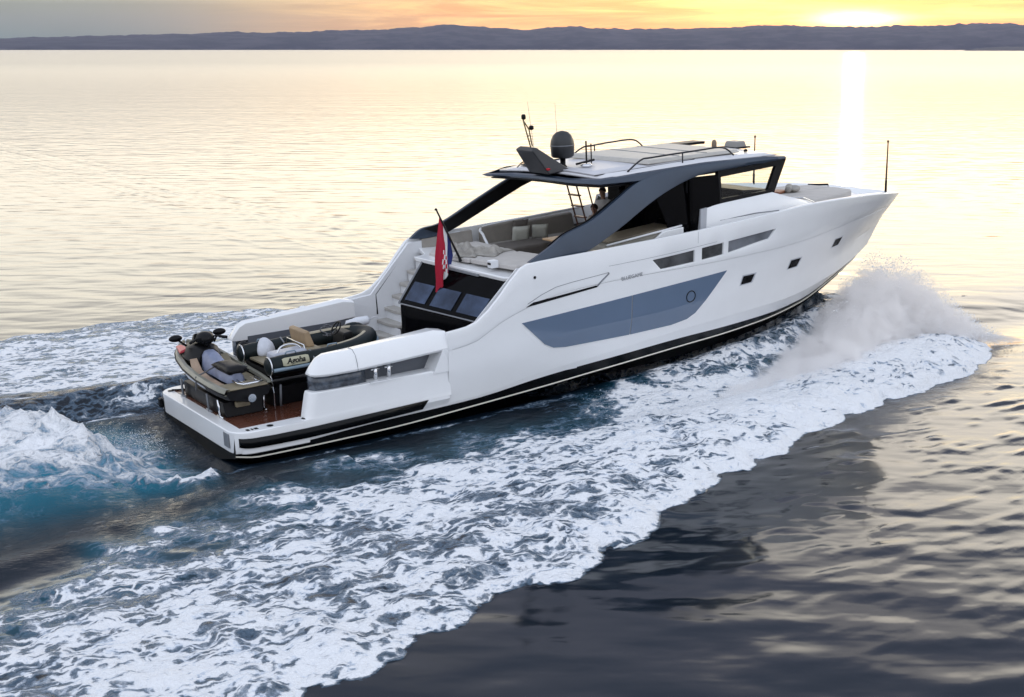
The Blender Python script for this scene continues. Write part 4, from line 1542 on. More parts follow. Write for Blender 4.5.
# aft engine cover, white with a curved grab rail
b = MB()
b.hexa([(.15, -.62, .88), (1.05, -.62, .88), (1.05, -.12, .88), (.15, -.12, .88)], [(.2, -.58, 1.16), (.98, -.58, 1.18), (.98, -.16, 1.18), (.2, -.16, 1.16)])
ec = b.build('engine_cover', BAGW if 0 else mat('cover_silver', (.40, .42, .48), .35, var=.05), tender, bevel=.05, seg=3)
b = MB()
b.tube(catmull([(.3, -.5, 1.15), (.42, -.45, 1.27), (.62, -.42, 1.3), (.8, -.42, 1.26), (.9, -.45, 1.17)], 4), .02, 8)
b.build('grab_rail', STEEL, ec, smooth=True)
# seat: bench with a tan backrest
b = MB()
b.box((.85, -.5, .9), (1.4, .5, 1.12))
b.build('bench_seat', TAND, tender, bevel=.05, seg=3)
b = MB()
b.hexa([(1.12, -.30, 1.1), (1.32, -.30, 1.1), (1.32, .58, 1.1), (1.12, .58, 1.1)], [(1.06, -.28, 1.47), (1.2, -.28, 1.49), (1.2, .56, 1.49), (1.06, .56, 1.47)])
b.build('backrest', TAN, tender, bevel=.05, seg=3)
b = MB()
b.tube([(.95, .5, 1.1), (.97, .45, 1.24), (.95, -.5, 1.24), (.95, -.55, 1.1)], .014, 8)
b.build('seat_rail', STEEL, tender, smooth=True)
b = MB()
b.hexa([(1.9, -.45, .9), (2.3, -.4, .9), (2.3, .15, .9), (1.9, .15, .9)], [(1.98, -.42, 1.32), (2.2, -.38, 1.34), (2.2, .12, 1.34), (1.98, .12, 1.32)])
cs = b.build('steering_console', DARK, tender, bevel=.04)
b = MB()
Mw = Matrix.Translation((1.93, -.12, 1.40)) @ Matrix.Rotation(rad(-55), 4, 'Y')
b.tube([Mw @ Vector((.16 * math.cos(a), .16 * math.sin(a), 0)) for a in np.linspace(0, 2 * math.pi, 20, endpoint=False)], .018, 6, closed=True)
for a in (0, 2.1, 4.2):
    b.tube([Mw @ Vector((0, 0, 0)), Mw @ Vector((.15 * math.cos(a), .15 * math.sin(a), 0))], .014, 5)
b.build('steering_wheel', DARK, cs, smooth=True)
b = MB()
b.box((1.75, -.55, .9), (2.55, -.1, 1.06))
b.build('forward_cushion', TAND, tender, bevel=.04)
# name plate on both tubes
for s in (-1, 1):
    b = MB()
    pl = []
    for x in (.22, .28, .78, .84):
        e_ = .03 if x in (.22, .84) else 0
        pl.append([(x, s * (.785 + .214 * math.cos(a)), .975 + .214 * math.sin(a)) for a in np.linspace(rad(-2) + e_ * 3, rad(50) - e_ * 3, 7)])
    b.grid(pl)
    npl = b.build('name_plate', mat('plate_cream', (.42, .40, .28), .5), tb, solid=.004)
    ang = rad(24)
    nrm = Vector((0, s * math.cos(ang), math.sin(ang)))
    tang = Vector((0, -s * math.sin(ang), math.cos(ang)))
    xdir = Vector((1, 0, 0)) if s < 0 else Vector((-1, 0, 0))
    Mt = Matrix.Identity(4)
    for r_ in range(3):
        Mt[r_][0], Mt[r_][1], Mt[r_][2] = xdir[r_], tang[r_], nrm[r_]
    Mt.translation = Vector((.53, s * .785, .975)) + nrm * .213
    text_mesh('Agoha', 'plate_lettering', .165, DARK, Mt, npl, extrude=.006, shear=.3, bold=.005)

for x in (.95, 2.0):
    b = MB()
    w_ = .79 if x < 1.5 else .70
    b.tube([(x, w_ + .20, .75), (x, w_ + .2, 1.05), (x, w_, 1.19), (x, w_ - .2, 1.10)], .018, 5)
    b.tube([(x, -w_ - .20, .75), (x, -w_ - .2, 1.05), (x, -w_, 1.19), (x, -w_ + .2, 1.10)], .018, 5)
    b.build('lashing', GREY, tender)
for s in (-1, 1):
    for x in (.5, 1.5):
        b = MB()
        b.tube([(x - .13, s * .78, 1.17), (x - .1, s * .78, 1.23), (x + .1, s * .78, 1.23), (x + .13, s * .78, 1.17)], .016, 6)
        b.build('grab_handle', RUBB, tender, smooth=True)

tc = thing('tender_cradle', 'black chocks and bunks carrying the inflatable tender', 'cradle', (1.5, -.35, .543))
b = MB()
b.box((.1, -.55, 0), (2.6, .55, .42))
b.build('cradle_body', DARK, tc, bevel=.02)
for x in (.25, 1.2, 2.3):
    for s in (-1, 1):
        b = MB()
        b.tube([(x, s * .6, 0), (x, s * .68, .5)], .03, 6)
        b.build('cradle_leg', GREY, tc, smooth=True)
b = MB()
b.tube([(-.02, -.86, .72), (.0, -.88, .4), (.03, -.8, .03)], .012, 6)
b.tube([(-.02, -.86, .72), (-.03, -.8, .8)], .012, 6)
b.build('lashing_strap', STEEL, tc)


def placed(o, loc, rz=0, rx=0, ry=0):
    o.matrix_world = YM @ Matrix.Translation(loc) @ Euler((rx, ry, rz)).to_matrix().to_4x4()
    return o


random.seed(3)


def sack(name, m, size, label, cat, loc, rz=0.0, seed=1, group=None):
    rnd = random.Random(seed)
    b = MB()
    b.blob((0, 0, size[2] * .5), (size[0] / 2, size[1] / 2, size[2] / 2), 18, 12)
    vs = []
    for v in b.v:
        x, y, z = v
        k = 1 + .12 * math.sin(9 * x / size[0] + seed) * math.cos(7 * y / size[1] + seed * 2) + rnd.uniform(-.03, .03)
        z = max(z, .02)
        vs.append((x * k, y * k, z * (.9 + .25 * math.sin(5 * x / size[0] + 3 * y / size[1] + seed))))
    b.v = vs
    o = b.build(name, m, None, smooth=True)
    tag(o, label, cat, group)
    return placed(o, loc, rz)


def pil(name, m, size, label, loc, rz=0, tilt=0, group=None, cat='cushion'):
    b = MB()
    b.cushion((0, 0, 0), size, .4, N=11)
    o = b.build(name, m, None, smooth=True)
    tag(o, label, cat, group)
    return placed(o, loc, rz, 0, tilt)


# gear in the tender
sack('gear_bag', BAGW, (.42, .38, .42), 'white bag standing in the tender beside its tan bench, at the port stern', 'bag', (2.0, .25, 1.36), seed=2)
sack('gear_bag', BAGW, (.48, .4, .26), 'crumpled white bag lying in the tender bow below the black cover', 'bag', (4.02, -.45, 1.38), seed=5)
sack('folded_cover', TUBE, (.75, .5, .32), 'dark green folded cover piled on the port bow of the tender', 'cover', (4.15, .15, 1.50), rz=.5, seed=8)
fd_ = MB()
fd_.lathe([(.03, -.3), (.10, -.26), (.12, 0), (.10, .26), (.03, .3)], (0, 0, .12), 14, axis='x')
fd_.tube([(.3, 0, .12), (.42, .02, .16), (.5, 0, .1)], .012, 5)
o = fd_.build('fender', mat('fender_white', (.66, .68, .72), .45), None, smooth=True)
tag(o, 'white fender lying on the bow tube of the tender near the stairs', 'fender')
placed(o, (4.55, .65, 1.60), rz=-.6, ry=-.2)
o = MB()
for i, a in enumerate(np.arange(0, 14, .35)):
    pass
pts = [(.16 * math.cos(a) * (1 + .25 * math.sin(a * 1.7)), .13 * math.sin(a) * (1 + .2 * math.cos(a * 2.3)), .04 + .011 * a) for a in np.arange(0, 15, .3)]
o.tube(pts, .014, 5)
o = o.build('coiled_rope', mat('rope_bw', (.12, .12, .13), .8, var=.8, vscale=30), None, smooth=True)
tag(o, 'black and white coiled rope heaped by the steering wheel of the tender', 'rope')
placed(o, (3.55, .32, 1.62), rx=.5)

o = MB().blob((0, 0, .0), (.17, .17, .19)).build('ball_fender', DARK, None, smooth=True)
tag(o, 'round black ball fender behind the jet ski handlebars at the port side', 'fender')
placed(o, (1.95, 1.45, 1.35))

# ---- cushions and towels
pil('scatter_cushion', PILLOW, (.46, .46, .17), 'sage cushion nearest the stern on the upper deck sofa', (9.92, 1.72, 3.06), rz=rad(70), tilt=rad(68), group='cushions on the upper deck sofa')
pil('scatter_cushion', PILLOW, (.42, .42, .15), 'sage cushion on the sofa leaning next to the oak table', (10.5, 1.68, 3.07), rz=rad(60), tilt=rad(66), group='cushions on the upper deck sofa')
pil('scatter_cushion', TAUPE, (.50, .44, .16), 'dark taupe cushion propped on the sofa behind the sage cushion', (10.15, 2.12, 3.13), rz=rad(82), tilt=rad(70), group='cushions on the upper deck sofa')


def towel(label, loc, L, W, rz, seed, m=TOWEL):
    rnd = random.Random(seed)
    rows = []
    N = 34
    for i in range(N):
        row = []
        for j in range(20):
            u, v = i / (N - 1), j / 19
            e = min(1, 6 * min(u, 1 - u)) * min(1, 6 * min(v, 1 - v))
            z = .012 + e * (.07 + .075 * math.sin(u * 19 + 3 * v + seed) + .04 * math.sin(v * 11 - u * 7 + seed * 2) + .02 * math.sin(u * 40 + v * 9))
            row.append(((u - .5) * L * (1 + .1 * math.sin(v * 7 + seed)), (v - .5) * W * (1 + .15 * math.sin(u * 6 + seed)), max(z, .012)))
        rows.append(row)
    b = MB()
    b.grid(rows)
    o = b.build('towel', m, None, smooth=True, solid=.01)
    tag(o, label, 'towel', 'towels on the aft sunpad')
    return placed(o, loc, rz)


towel('crumpled grey striped towel in the middle of the aft sunpad', (7.95, .15, 3.005), .95, .75, .5, 1)
towel('rumpled grey towel on the aft sunpad next to the ensign staff', (7.65, 1.2, 3.005), .9, .7, -.4, 4)
towel('small grey towel bunched at the aft edge of the sunpad', (7.4, .3, 3.005), .7, .5, .9, 7)
# folded blanket roll on the bow pad
b = MB()
b.tube(catmull([(0, -.32, .1), (.02, -.1, .12), (0, .12, .12), (.02, .34, .1)], 4), [.09] * 13, 12)
b.blob((.16, .05, .09), (.17, .3, .09))
o = tag(b.build('rolled_blanket', TOWEL, None, smooth=True), 'rolled grey blanket on the bow sunpad', 'blanket')
placed(o, (17.85, .1, 3.46), rz=-.8)
o = tag(MB().box((0, 0, 0), (.5, .34, .07)).build('wooden_tray', mat('tray_wood', (.30, .13, .07), .5, var=.2), None, bevel=.02), 'reddish wooden tray on the bow sunpad beside the rolled blanket', 'tray')
placed(o, (17.3, -.1, 3.462), rz=.3)

# ---- table on the upper deck
tbl = thing('dining_table', 'oak table on the upper deck in front of the sofa', 'table', (10.5, .25, 2.363))
b = MB()
b.box((-.62, -.55, .66), (.62, .42, .71))
b.build('table_top', WOODL, tbl, bevel=.015)
for x in (-.3, .3):
    b = MB()
    b.lathe([(.16, 0), (.16, .02), (.05, .04), (.045, .66)], (x, -.05, 0), 16)
    b.build('pedestal', STEEL, tbl, smooth=True)


# ---- people
def skin_obj(name, m, joints, edges, rads, parent, sub=2, root=0):
    me = bpy.data.meshes.new(name)
    me.from_pydata(joints, edges, [])
    o = bpy.data.objects.new(name, me)
    C.objects.link(o)
    o.parent = parent
    o.modifiers.new('skin', 'SKIN')
    for i, r in enumerate(rads):
        sv = me.skin_vertices[0].data[i]
        sv.radius = (r, r) if not isinstance(r, tuple) else r
        sv.use_root = (i == root)
    o.modifiers['skin'].use_smooth_shade = True
    md = o.modifiers.new('sub', 'SUBSURF')
    md.levels = sub
    md.render_levels = sub
    me.materials.append(m)
    return o


def person(label, loc, rz, pose, shirt, hairc=HAIR, scale=1.0, head_turn=0.0):
    t = thing('person', label, 'person', loc, rz)
    if pose == 'sit':
        pel, che, nek, hd_ = (0, 0, .12), (-.05, 0, .42), (-.04, 0, .60), (0, 0, .74)
        legs = [[(.02, s * .09, .10), (.42, s * .12, .12), (.46, s * .12, -.30), (.58, s * .12, -.34)] for s in (1, -1)]
        arms = [[(-.05, s * .19, .52), (.06, s * .24, .27), (.28, s * .16, .22), (.38, s * .10, .25)] for s in (1, -1)]
    else:
        pel, che, nek, hd_ = (0, 0, .95), (0, 0, 1.27), (0, 0, 1.47), (.03, 0, 1.62)
        legs = [[(0, s * .09, .90), (.02, s * .10, .50), (-.02, s * .10, .09), (.12, s * .11, .05)] for s in (1, -1)]
        arms = [[(0, s * .19, 1.40), (.04, s * .25, 1.13), (.22, s * .20, 1.02), (.32, s * .15, 1.05)] for s in (1, -1)]
    J = [pel, che, nek, hd_, (hd_[0] + .01, 0, hd_[2] + .09), (hd_[0] + .10, 0, hd_[2] - .0)]
    R = [(.14, .12), (.16, .12), (.055, .055), (.082, .088), (.075, .08), .018]
    E_ = [(0, 1), (1, 2), (2, 3), (3, 4), (3, 5)]
    for lg in legs:
        n = len(J)
        J += lg
        R += [.085, .06, .042, .04]
        E_ += [(0, n), (n, n + 1), (n + 1, n + 2), (n + 2, n + 3)]
    for ar in arms:
        n = len(J)
        J += ar
        R += [.055, .04, .03, .034]
        E_ += [(1, n), (n, n + 1), (n + 1, n + 2), (n + 2, n + 3)]
        # fingers
        hnd = Vector(ar[3])
        sgn = 1 if ar[3][1] > 0 else -1
        for k in range(5):
            m_ = len(J)
            dy = (k - 1.5) * .016 if k < 4 else -sgn * .03
            ln = (.06, .07, .065, .05, .04)[k]
            J.append(tuple(hnd + Vector((ln * .6, dy, -.005))))
            J.append(tuple(hnd + Vector((ln * (1.0 if k < 4 else .8), dy * 1.1, -.03))))
            R += [.009, .008]
            E_ += [(n + 3, m_), (m_, m_ + 1)]
    skin_obj('body', SKIN, J, E_, R, t)
    # hair
    b = MB()
    hx, hz = hd_[0] + 0.0, hd_[2] + .045
    rows = []
    for i in range(8):
        ph = rad(8 + i * 14)
        row = []
        for k in range(18):
            a = 2 * math.pi * k / 18
            frontness = max(0, math.cos(a))
            ph2 = ph * (1 - .38 * frontness)
            row.append((hx + .108 * math.sin(ph2) * math.cos(a), .098 * math.sin(ph2) * math.sin(a), hz + .115 * math.cos(ph2)))
        rows.append(row)
    b.grid(rows, closed_u=True)
    b.f.append(tuple(range(18)))
    b.build('hair', hairc, t, smooth=True)
    # eyes
    b = MB()
    for s in (-1, 1):
        b.blob((hd_[0] + .082, s * .03, hd_[2] + .03), (.012, .012, .008), 8, 5)
    b.build('eyes', DARK, t)
    # shirt
    J = [(pel[0], 0, pel[2] + .02), che, (nek[0], 0, nek[2] - .12), (nek[0], 0, nek[2] - .02)]
    R = [(.18, .15), (.21, .17), (.185, .14), (.085, .08)]
    E_ = [(0, 1), (1, 2), (2, 3)]
    for ar in arms:
        n = len(J)
        a0, a1 = Vector(ar[0]), Vector(ar[1])
        J += [tuple(a0), tuple(a0.lerp(a1, .75))]
        R += [.075, .062]
        E_ += [(1, n), (n, n + 1)]
    skin_obj('shirt', shirt, J, E_, R, t)
    J, R, E_ = [(pel[0], 0, pel[2] - .01)], [(.165, .145)], []
    for lg in legs:
        n = len(J)
        a0, a1 = Vector(lg[0]), Vector(lg[1])
        J += [tuple(a0), tuple(a0.lerp(a1, .85))]
        R += [.108, .085]
        E_ += [(0, n), (n, n + 1)]
    skin_obj('shorts', SHORTS, J, E_, R, t)
    return t


person('seated person with short dark hair and a beige top beside the oak table', (11.6, .75, 2.86), rad(190), 'sit', SHIRTB)
person('seated brown haired person half hidden behind the slanting roof arch', (11.9, .35, 2.82), rad(170), 'sit', SHIRTB, mat('hair_chestnut', (.10, .05, .03), .6))
person('standing person in a white shirt in front of the dark cabin door', (12.05, .95, 2.36), rad(200), 'stand', SHIRTW)
ch = thing('lounge_chair', 'dark armchair by the oak table on the upper deck', 'chair', (11.2, -.15, 2.363), rz=rad(175))
b = MB()
b.box((-.25, -.25, .38), (.25, .25, .48))
b.build('seat', DARK, ch, bevel=.04)
b = MB()
b.hexa([(-.28, -.25, .46), (-.2, -.25, .46), (-.2, .25, .46), (-.28, .25, .46)], [(-.38, -.23, .95), (-.32, -.23, .95), (-.32, .23, .95), (-.38, .23, .95)])
b.build('backrest', DARK, ch, bevel=.03)
for x in (-.22, .22):
    for y in (-.22, .22):
        b = MB()
        b.tube([(x, y, 0), (x, y, .4)], .02, 6)
        b.build('leg', RUST, ch)

# seats for the two people (part of the yacht's sofa)
b = MB()
b.box((11.3, .1, 2.36), (12.2, 1.5, 2.84))
b.build('forward_bench', TAUPE, yacht, bevel=.05)

# ---- ensign on its staff
ens = thing('ensign', 'red, white and blue national flag with chequered shield hanging above the stern stairs', 'flag', (7.06, .02, 2.93))
b = MB()
b.tube([(0, 0, 0), (-.03, 0, .1), (-.56, 0.05, 1.30)], [.045, .03, .02], 10)
b.lathe([(.03, 0), (.035, .03), (.01, .05)], (-.57, .05, 1.29), 10)
b.build('flagstaff', DARK, ens, smooth=True)
NU, NV = 44, 40
fl, uvs = [], []
TopA, TopB = Vector((-.50, .05, 1.12)), Vector((-.22, .03, .50))   # hoist along the staff
for i in range(NU):
    u = i / (NU - 1)
    row = []
    for j in range(NV):
        v = j / (NV - 1)           # 1 = top (red)
        hp = TopB.lerp(TopA, v)
        fall = u * 1.62
        # cloth falls straight down; the red band lies broad in front, white and blue gather behind
        fall = u * 1.75
        hx_ = hp.x * (1 - u * .75) + (-.60) * u * .75
        lat = float(np.interp(v, [0, .18, .33, .5, .667, .85, 1], [.17, .06, .12, -.02, .07 + .06 * (1 - u), -.05, -.17]))
        dep = float(np.interp(v, [0, .18, .33, .5, .667, .85, 1], [.10, .14, .06, .10, -.02, -.06, 0])) + .03 * math.sin(v * 20 + u * 4)
        lat = lat * (.36 + .42 * u) + .02 * math.sin(u * 9 + v * 6)
        wgt = min(1, u * 4)
        p = Vector((hx_ + .84 * lat * wgt + .54 * dep * wgt, .04 - .54 * lat * wgt + .84 * dep * wgt, hp.z - fall * (.80 + .22 * v)))
        row.append(p)
        uvs.append((u, v))
    fl.append(row)
b = MB()
b.grid(fl)
fo_ = b.build('flag_cloth', FLAG, ens, smooth=True, fix=False, weld=False)
uvl = fo_.data.uv_layers.new(name='UVMap')
for lp in fo_.data.loops:
    uvl.data[lp.index].uv = uvs[lp.vertex_index]

# ================================================================== THE SEA
NR = np.random.RandomState(5)


def vnoise(x, y, seed=0):
    xi, yi = np.floor(x).astype(np.int64), np.floor(y).astype(np.int64)
    xf, yf = x - xi, y - yi
    u, v = xf * xf * (3 - 2 * xf), yf * yf * (3 - 2 * yf)

    def h(a, b):
        n = (a * 374761393 + b * 668265263 + seed * 2147483647) & 0xffffffff
        n = ((n ^ (n >> 13)) * 1274126177) & 0xffffffff
        return ((n ^ (n >> 16)) & 0xffff) / 65535.0
    return (h(xi, yi) * (1 - u) + h(xi + 1, yi) * u) * (1 - v) + (h(xi, yi + 1) * (1 - u) + h(xi + 1, yi + 1) * u) * v


def fbm(x, y, o=4, seed=0, g=.5):
    a, s, t = 1.0, 0, 0
    for k in range(o):
        s = s + a * vnoise(x * 2 ** k + 17.3 * k, y * 2 ** k - 9.1 * k, seed + k)
        t += a
        a *= g
    return s / t


def axis(a, b, d, far, gr=1.115):
    core = list(np.arange(a, b + d / 2, d))
    lo, hi, st_ = [], [], d
    x = core[-1]
    while x < far:
        st_ *= gr
        x += st_
        hi.append(x)
    st_ = d
    x = core[0]
    while x > -far:
        st_ *= gr
        x -= st_
        lo.append(x)
    return np.array(lo[::-1] + core + hi)


def sstep(x, a, b):
    t = np.clip((x - a) / (b - a), 0, 1)
    return t * t * (3 - 2 * t)


ga, gb_ = axis(-13, 30, .10, 9000), axis(-20, 17, .10, 9000)
S, T = np.meshgrid(ga, gb_, indexing='ij')
# ---- wake description in the yacht's frame (s forward, t to port)
W_OUT = np.array([(-30, -21), (-12, -16.2), (-8, -14.7), (-3.3, -12.9), (-1.5, -12.4), (.5, -11.6), (2, -11.15), (3.5, -10.55), (5.4, -9.6), (6.6, -9.0), (9.4, -8.0), (10.9, -7.45), (13.6, -6.5), (15.8, -5.95), (18.8, -5.3), (20.5, -4.6), (22.4, -3.3), (23.2, -2.3), (24, -1.2), (25, 0)])
W_IN = np.array([(-30, -17), (-12, -10.6), (-8, -8.6), (-5.8, -7.4), (-4, -6.5), (-1.8, -5.3), (.3, -4.35), (1.9, -4.0), (3.7, -3.85), (7.5, -3.3), (10.5, -2.75), (14.4, -2.2), (17, -1.4), (20, -.6), (25, 0)])
scal = .75 * (np.abs(np.sin(S * 1.5 + 3.5 * fbm(S * .6, T * 0, 2, 3))) - .6) + .22 * (np.abs(np.sin(S * 4.1 + 5 * fbm(S * 1.3, T * 0, 2, 4))) - .6) + .9 * (fbm(S * .45, T * 0 + 3, 3, 11) - .5)
scal *= np.clip(.35 + (22 - S) / 30, .25, 1)
t_out = np.interp(S, W_OUT[:, 0], W_OUT[:, 1]) - scal * .55
t_in = np.interp(S, W_IN[:, 0], W_IN[:, 1])
in_band = (T > t_out) & (S < 24.5)
wb = (T - t_out) / np.maximum(t_in - t_out, .3)        # 0 outer edge, 1 inner edge
d_out = T - t_out
n1 = fbm(S * .8, T * .8, 4, 21)
foamA = (1 - sstep(S, 22.2, 23.2)) * sstep(d_out, -.20, -.08) * (1 - sstep(wb, .74 + .8 * (n1 - .5), 1.18 + .4 * (n1 - .5)))
foamS = (1 - sstep(S, 22.2, 23.2)) * sstep(d_out, -.02, .08) * (1 - sstep(wb, .74 + .8 * (n1 - .5), 1.18 + .4 * (n1 - .5)))
dens = .67 + .16 * sstep(S, 4, 12) * (1 - .55 * sstep(S, 15, 20) * (1 - sstep(wb, .3, .6))) - .07 * sstep(wb, .45, .95) * (1 - sstep(S, 8, 16)) + .26 * (fbm(S * .28, T * .45, 3, 31) - .5)
dens += .10 * np.exp(-((d_out - .12) / .16) ** 2)
dens += .22 * (fbm(S * .16, T * .5 + 4, 3, 131) - .5)
foam = foamA * dens * (S < 25)
# thin broken streak of foam running along the hull side
yh = np.interp(S, [0, 3, 6, 9, 12.5, 15, 17, 18.9, 20.2, 22], [2.35, 2.42, 2.47, 2.42, 2.25, 1.8, 1.25, .58, .05, 0])
foam = np.maximum(foam, .50 * np.exp(-((-T - yh - .16 - .14 * n1) / .13) ** 2) * (S > -1.5) * (S < 17) * np.clip(1.15 - S / 30, 0, 1))
# inner dark trough: some scattered froth
foam = np.maximum(foam, .26 * (T < -yh) * (T > t_in - .3) * (S > 1) * (S < 19) * sstep(fbm(S * .5, T * .8, 3, 41), .45, .7))

# port wake band
P_OUT = np.array([(-30, 19), (-12, 15.2), (-6, 13.8), (-1, 12.9), (2, 13.4), (5.6, 13.6), (9, 12.6), (14, 10), (20, 5), (23, 2.5), (25, 0)])
P_IN = np.array([(-30, 8), (-8, 5.6), (-2.8, 5.1), (0, 4.8), (3, 4.2), (10, 3.2), (17, 2), (25, 0)])
p_out = np.interp(S, P_OUT[:, 0], P_OUT[:, 1]) + scal * .5
p_in = np.interp(S, P_IN[:, 0], P_IN[:, 1])
dpo = p_out - T
foamP = sstep(dpo, -.05, .2) * sstep(T - p_in, -.5, .9) * (1 - sstep(S, 17, 20))
foam = np.maximum(foam, foamP * (.70 + .16 * (fbm(S * .3, T * .3, 3, 51) - .5) + .1 * sstep(2.4 - (T - p_in), 0, 2.4) - .14 * sstep(T - p_in, 5.5, 8.5)))

# propeller wash behind the transom
sc_ = np.clip(-S, 0, 40)
cen = -.9 + .02 * sc_
wid = 2.6 + .10 * sc_
q = (T - cen) / wid
wash = np.exp(-q ** 4) * sstep(sc_, -.2, 1.2)
A_t = np.interp(sc_, [0, .9, 1.7, 2.9, 3.9, 6, 12], [-.6, -.95, -1.1, -.5, .1, .9, 1.6])
B_t = np.interp(sc_, [0, .6, 1.3, 2.0, 2.5, 3.2], [-2.0, -2.9, -3.6, -2.9, -1.9, -.6])
streaks = fbm(S * .9 + T * .4, T * 2.2 - S * .3, 4, 61)
rag = fbm(S * 2.0, T * 2.0, 3, 67) - .5
crest = np.exp(-((T - A_t + .6 * rag) / (.62 + .06 * sc_)) ** 2) * sstep(sc_, .2, 1.6)
crest2 = np.exp(-((T - B_t + .4 * rag) / .38) ** 2) * sstep(sc_, .1, .8) * (1 - sstep(sc_, 2.6, 3.4))
sheet = sstep(sc_, 1.6, 3.0) * sstep(T + .6 * rag, -4.3, -1.6) * (1 - sstep(T, A_t + .2, A_t + .9))
foam = np.maximum(foam, wash * (.30 + .42 * streaks))
foam = np.maximum(foam, crest * (.74 + .5 * (streaks - .4)))
foam = np.maximum(foam, .78 * crest2)
foam = np.maximum(foam, sheet * (.34 + .50 * streaks + .30 * sstep(T, -3.6, -1.8)))
foam = np.maximum(foam, (.50 + .5 * (streaks - .4)) * np.exp(-((T - 2.7 - .10 * sc_ + .5 * rag) / .38) ** 2) * sstep(sc_, -.5, .5) * (1 - sstep(sc_, 3, 6)))
foam = np.maximum(foam, (.26 + .42 * fbm(S * .8, T * 2.4, 4, 141)) * np.exp(-((T - 3.9) / 1.0) ** 4) * (1 - sstep(S, 2, 6)))
aer = wash * sstep(sc_, -.2, 1.6) * (.85 + .4 * (streaks - .5))
aer = np.maximum(aer, .25 * foamS * sstep(wb, .5, .9))
aer = np.maximum(aer, .3 * foamP)

# ---- heights
zz = np.zeros_like(S)
near = np.exp(-(np.maximum(0, np.hypot(S - 6, T + 2) - 18) / 12) ** 2)
zz += foamS * (.02 + .10 * sstep(d_out, 0, 1.2) + .20 * np.exp(-((wb - .35) / .4) ** 2) * sstep(S, -8, 12) + .40 * np.exp(-((S - 18) / 3.5) ** 2) * np.exp(-((wb - .45) / .35) ** 2))
zz += foamS * sstep(d_out, 0, .8) * .23 * (fbm(S * 1.7, T * 1.7, 4, 71) - .5) + foamS * sstep(d_out, 0, .6) * .09 * (fbm(S * 5, T * 5, 2, 73) - .5)
zz += -.10 * np.exp(-((-T - yh - 1.3) / .75) ** 2) * sstep(S, -1, 2) * (1 - sstep(S, 14, 18))
zz += .22 * (fbm(S * 1.3, T * 2.4, 4, 77) - .5) * (1 - foamS) * (1 - sstep(np.abs(T), 4, 7)) * sstep(-S, -12, 3) * near
# swell rolling out ahead of the starboard foam edge
# water climbing the side of the hull at the forefoot, thrown outwards as a thick sheet
bw = np.interp(S, [-.5, 1, 3, 5.5, 8, 10, 12.5, 14, 15.5, 17, 18.6, 19.8, 20.8, 21.6, 22.4], [0, .04, .14, .30, .46, .62, .86, 1.04, 1.18, 1.38, 1.55, 1.45, .9, .35, 0])
side_d = np.maximum(np.abs(T) - yh, 0)
sheetb = bw * np.exp(-(side_d / (1.0 + .04 * np.maximum(20 - S, 0))) ** 1.6)
zz = np.maximum(zz, sheetb + .10 * bw * (fbm(S * 1.4, T * 4, 3, 97) - .5)) * (S > 0) + zz * (S <= 0)
bwf = sstep(sheetb, .12, .8) * sstep(S, 8, 12)
foam = np.maximum(foam, bwf * (.42 + .34 * fbm(S * 1.2, T * 4, 3, 99)) * (T < 0) + bwf * .6 * (T >= 0))
zz += foamP * (.06 + .12 * (fbm(S * 1.5, T * 1.5, 3, 81) - .5)) + .16 * np.exp(-((T - p_in + .2) / .7) ** 2) * (S < 8) * near
zz += .22 * np.exp(-((T - 4.1 - .05 * sc_) / .5) ** 2) * (S < 3) * near - .16 * np.exp(-((T - 3.1) / .5) ** 2) * (S < 2) * (S > -6)
zz += -.34 * np.exp(-((T - cen) / 2.2) ** 2) * sstep(sc_, -.8, .3) * (1 - sstep(sc_, 1.2, 3.2))
zz += (.50 * crest * sstep(sc_, .2, 3) + .40 * sheet + .22 * wash * sstep(sc_, 1.0, 5) + .26 * crest2) * (1 - sstep(sc_, 12, 30) * .7)
zz += wash * .22 * (fbm(S * 1.5 + T, T * 2.2, 4, 91) - .5) + (crest + crest2 + .6 * sheet) * .30 * (fbm(S * 4.5, T * 4.5, 3, 93) - .5)
# clean wave face between the wash and the starboard foam
gb0 = np.interp(S, [-12, -5.5, -.6, 3], [-8.2, -6.1, -4.1, -3.4])
zz += .14 * np.exp(-((T - gb0) / .55) ** 2) * (S < 2) * near
foam *= 1 - .92 * np.exp(-((T - gb0 + .1) / .62) ** 4) * (1 - sstep(S, -1, 1.5))
# keep the sea out of the hull
inside = (np.abs(T) < yh - .22) & (S > .4) & (S < 19)
zz = np.where(inside, -.9, zz)
cover = np.hypot(S - 6, T)
fade = 1 - sstep(cover, 60, 200)
foam = np.clip(foam * fade, 0, 1)
aer = np.clip(aer * fade, 0, 1)
zz *= fade
hd_v = (math.sin(HD), math.cos(HD))
WX = TX + S * hd_v[0] - T * hd_v[1]
WY = TY + S * hd_v[1] + T * hd_v[0]
ns, nt = S.shape
co = np.stack([WX, WY, zz], -1).reshape(-1, 3).astype(np.float32)
idx = np.arange(ns * nt).reshape(ns, nt)
fc = np.stack([idx[:-1, :-1], idx[1:, :-1], idx[1:, 1:], idx[:-1, 1:]], -1).reshape(-1, 4).astype(np.int32)
me = bpy.data.meshes.new('sea')
me.vertices.add(len(co))
me.vertices.foreach_set('co', co.ravel())
me.loops.add(len(fc) * 4)
me.loops.foreach_set('vertex_index', fc.ravel())
me.polygons.add(len(fc))
me.polygons.foreach_set('loop_start', np.arange(0, len(fc) * 4, 4, dtype=np.int32))
me.polygons.foreach_set('loop_total', np.full(len(fc), 4, dtype=np.int32))
me.update(calc_edges=True)
me.polygons.foreach_set('use_smooth', [True] * len(fc))
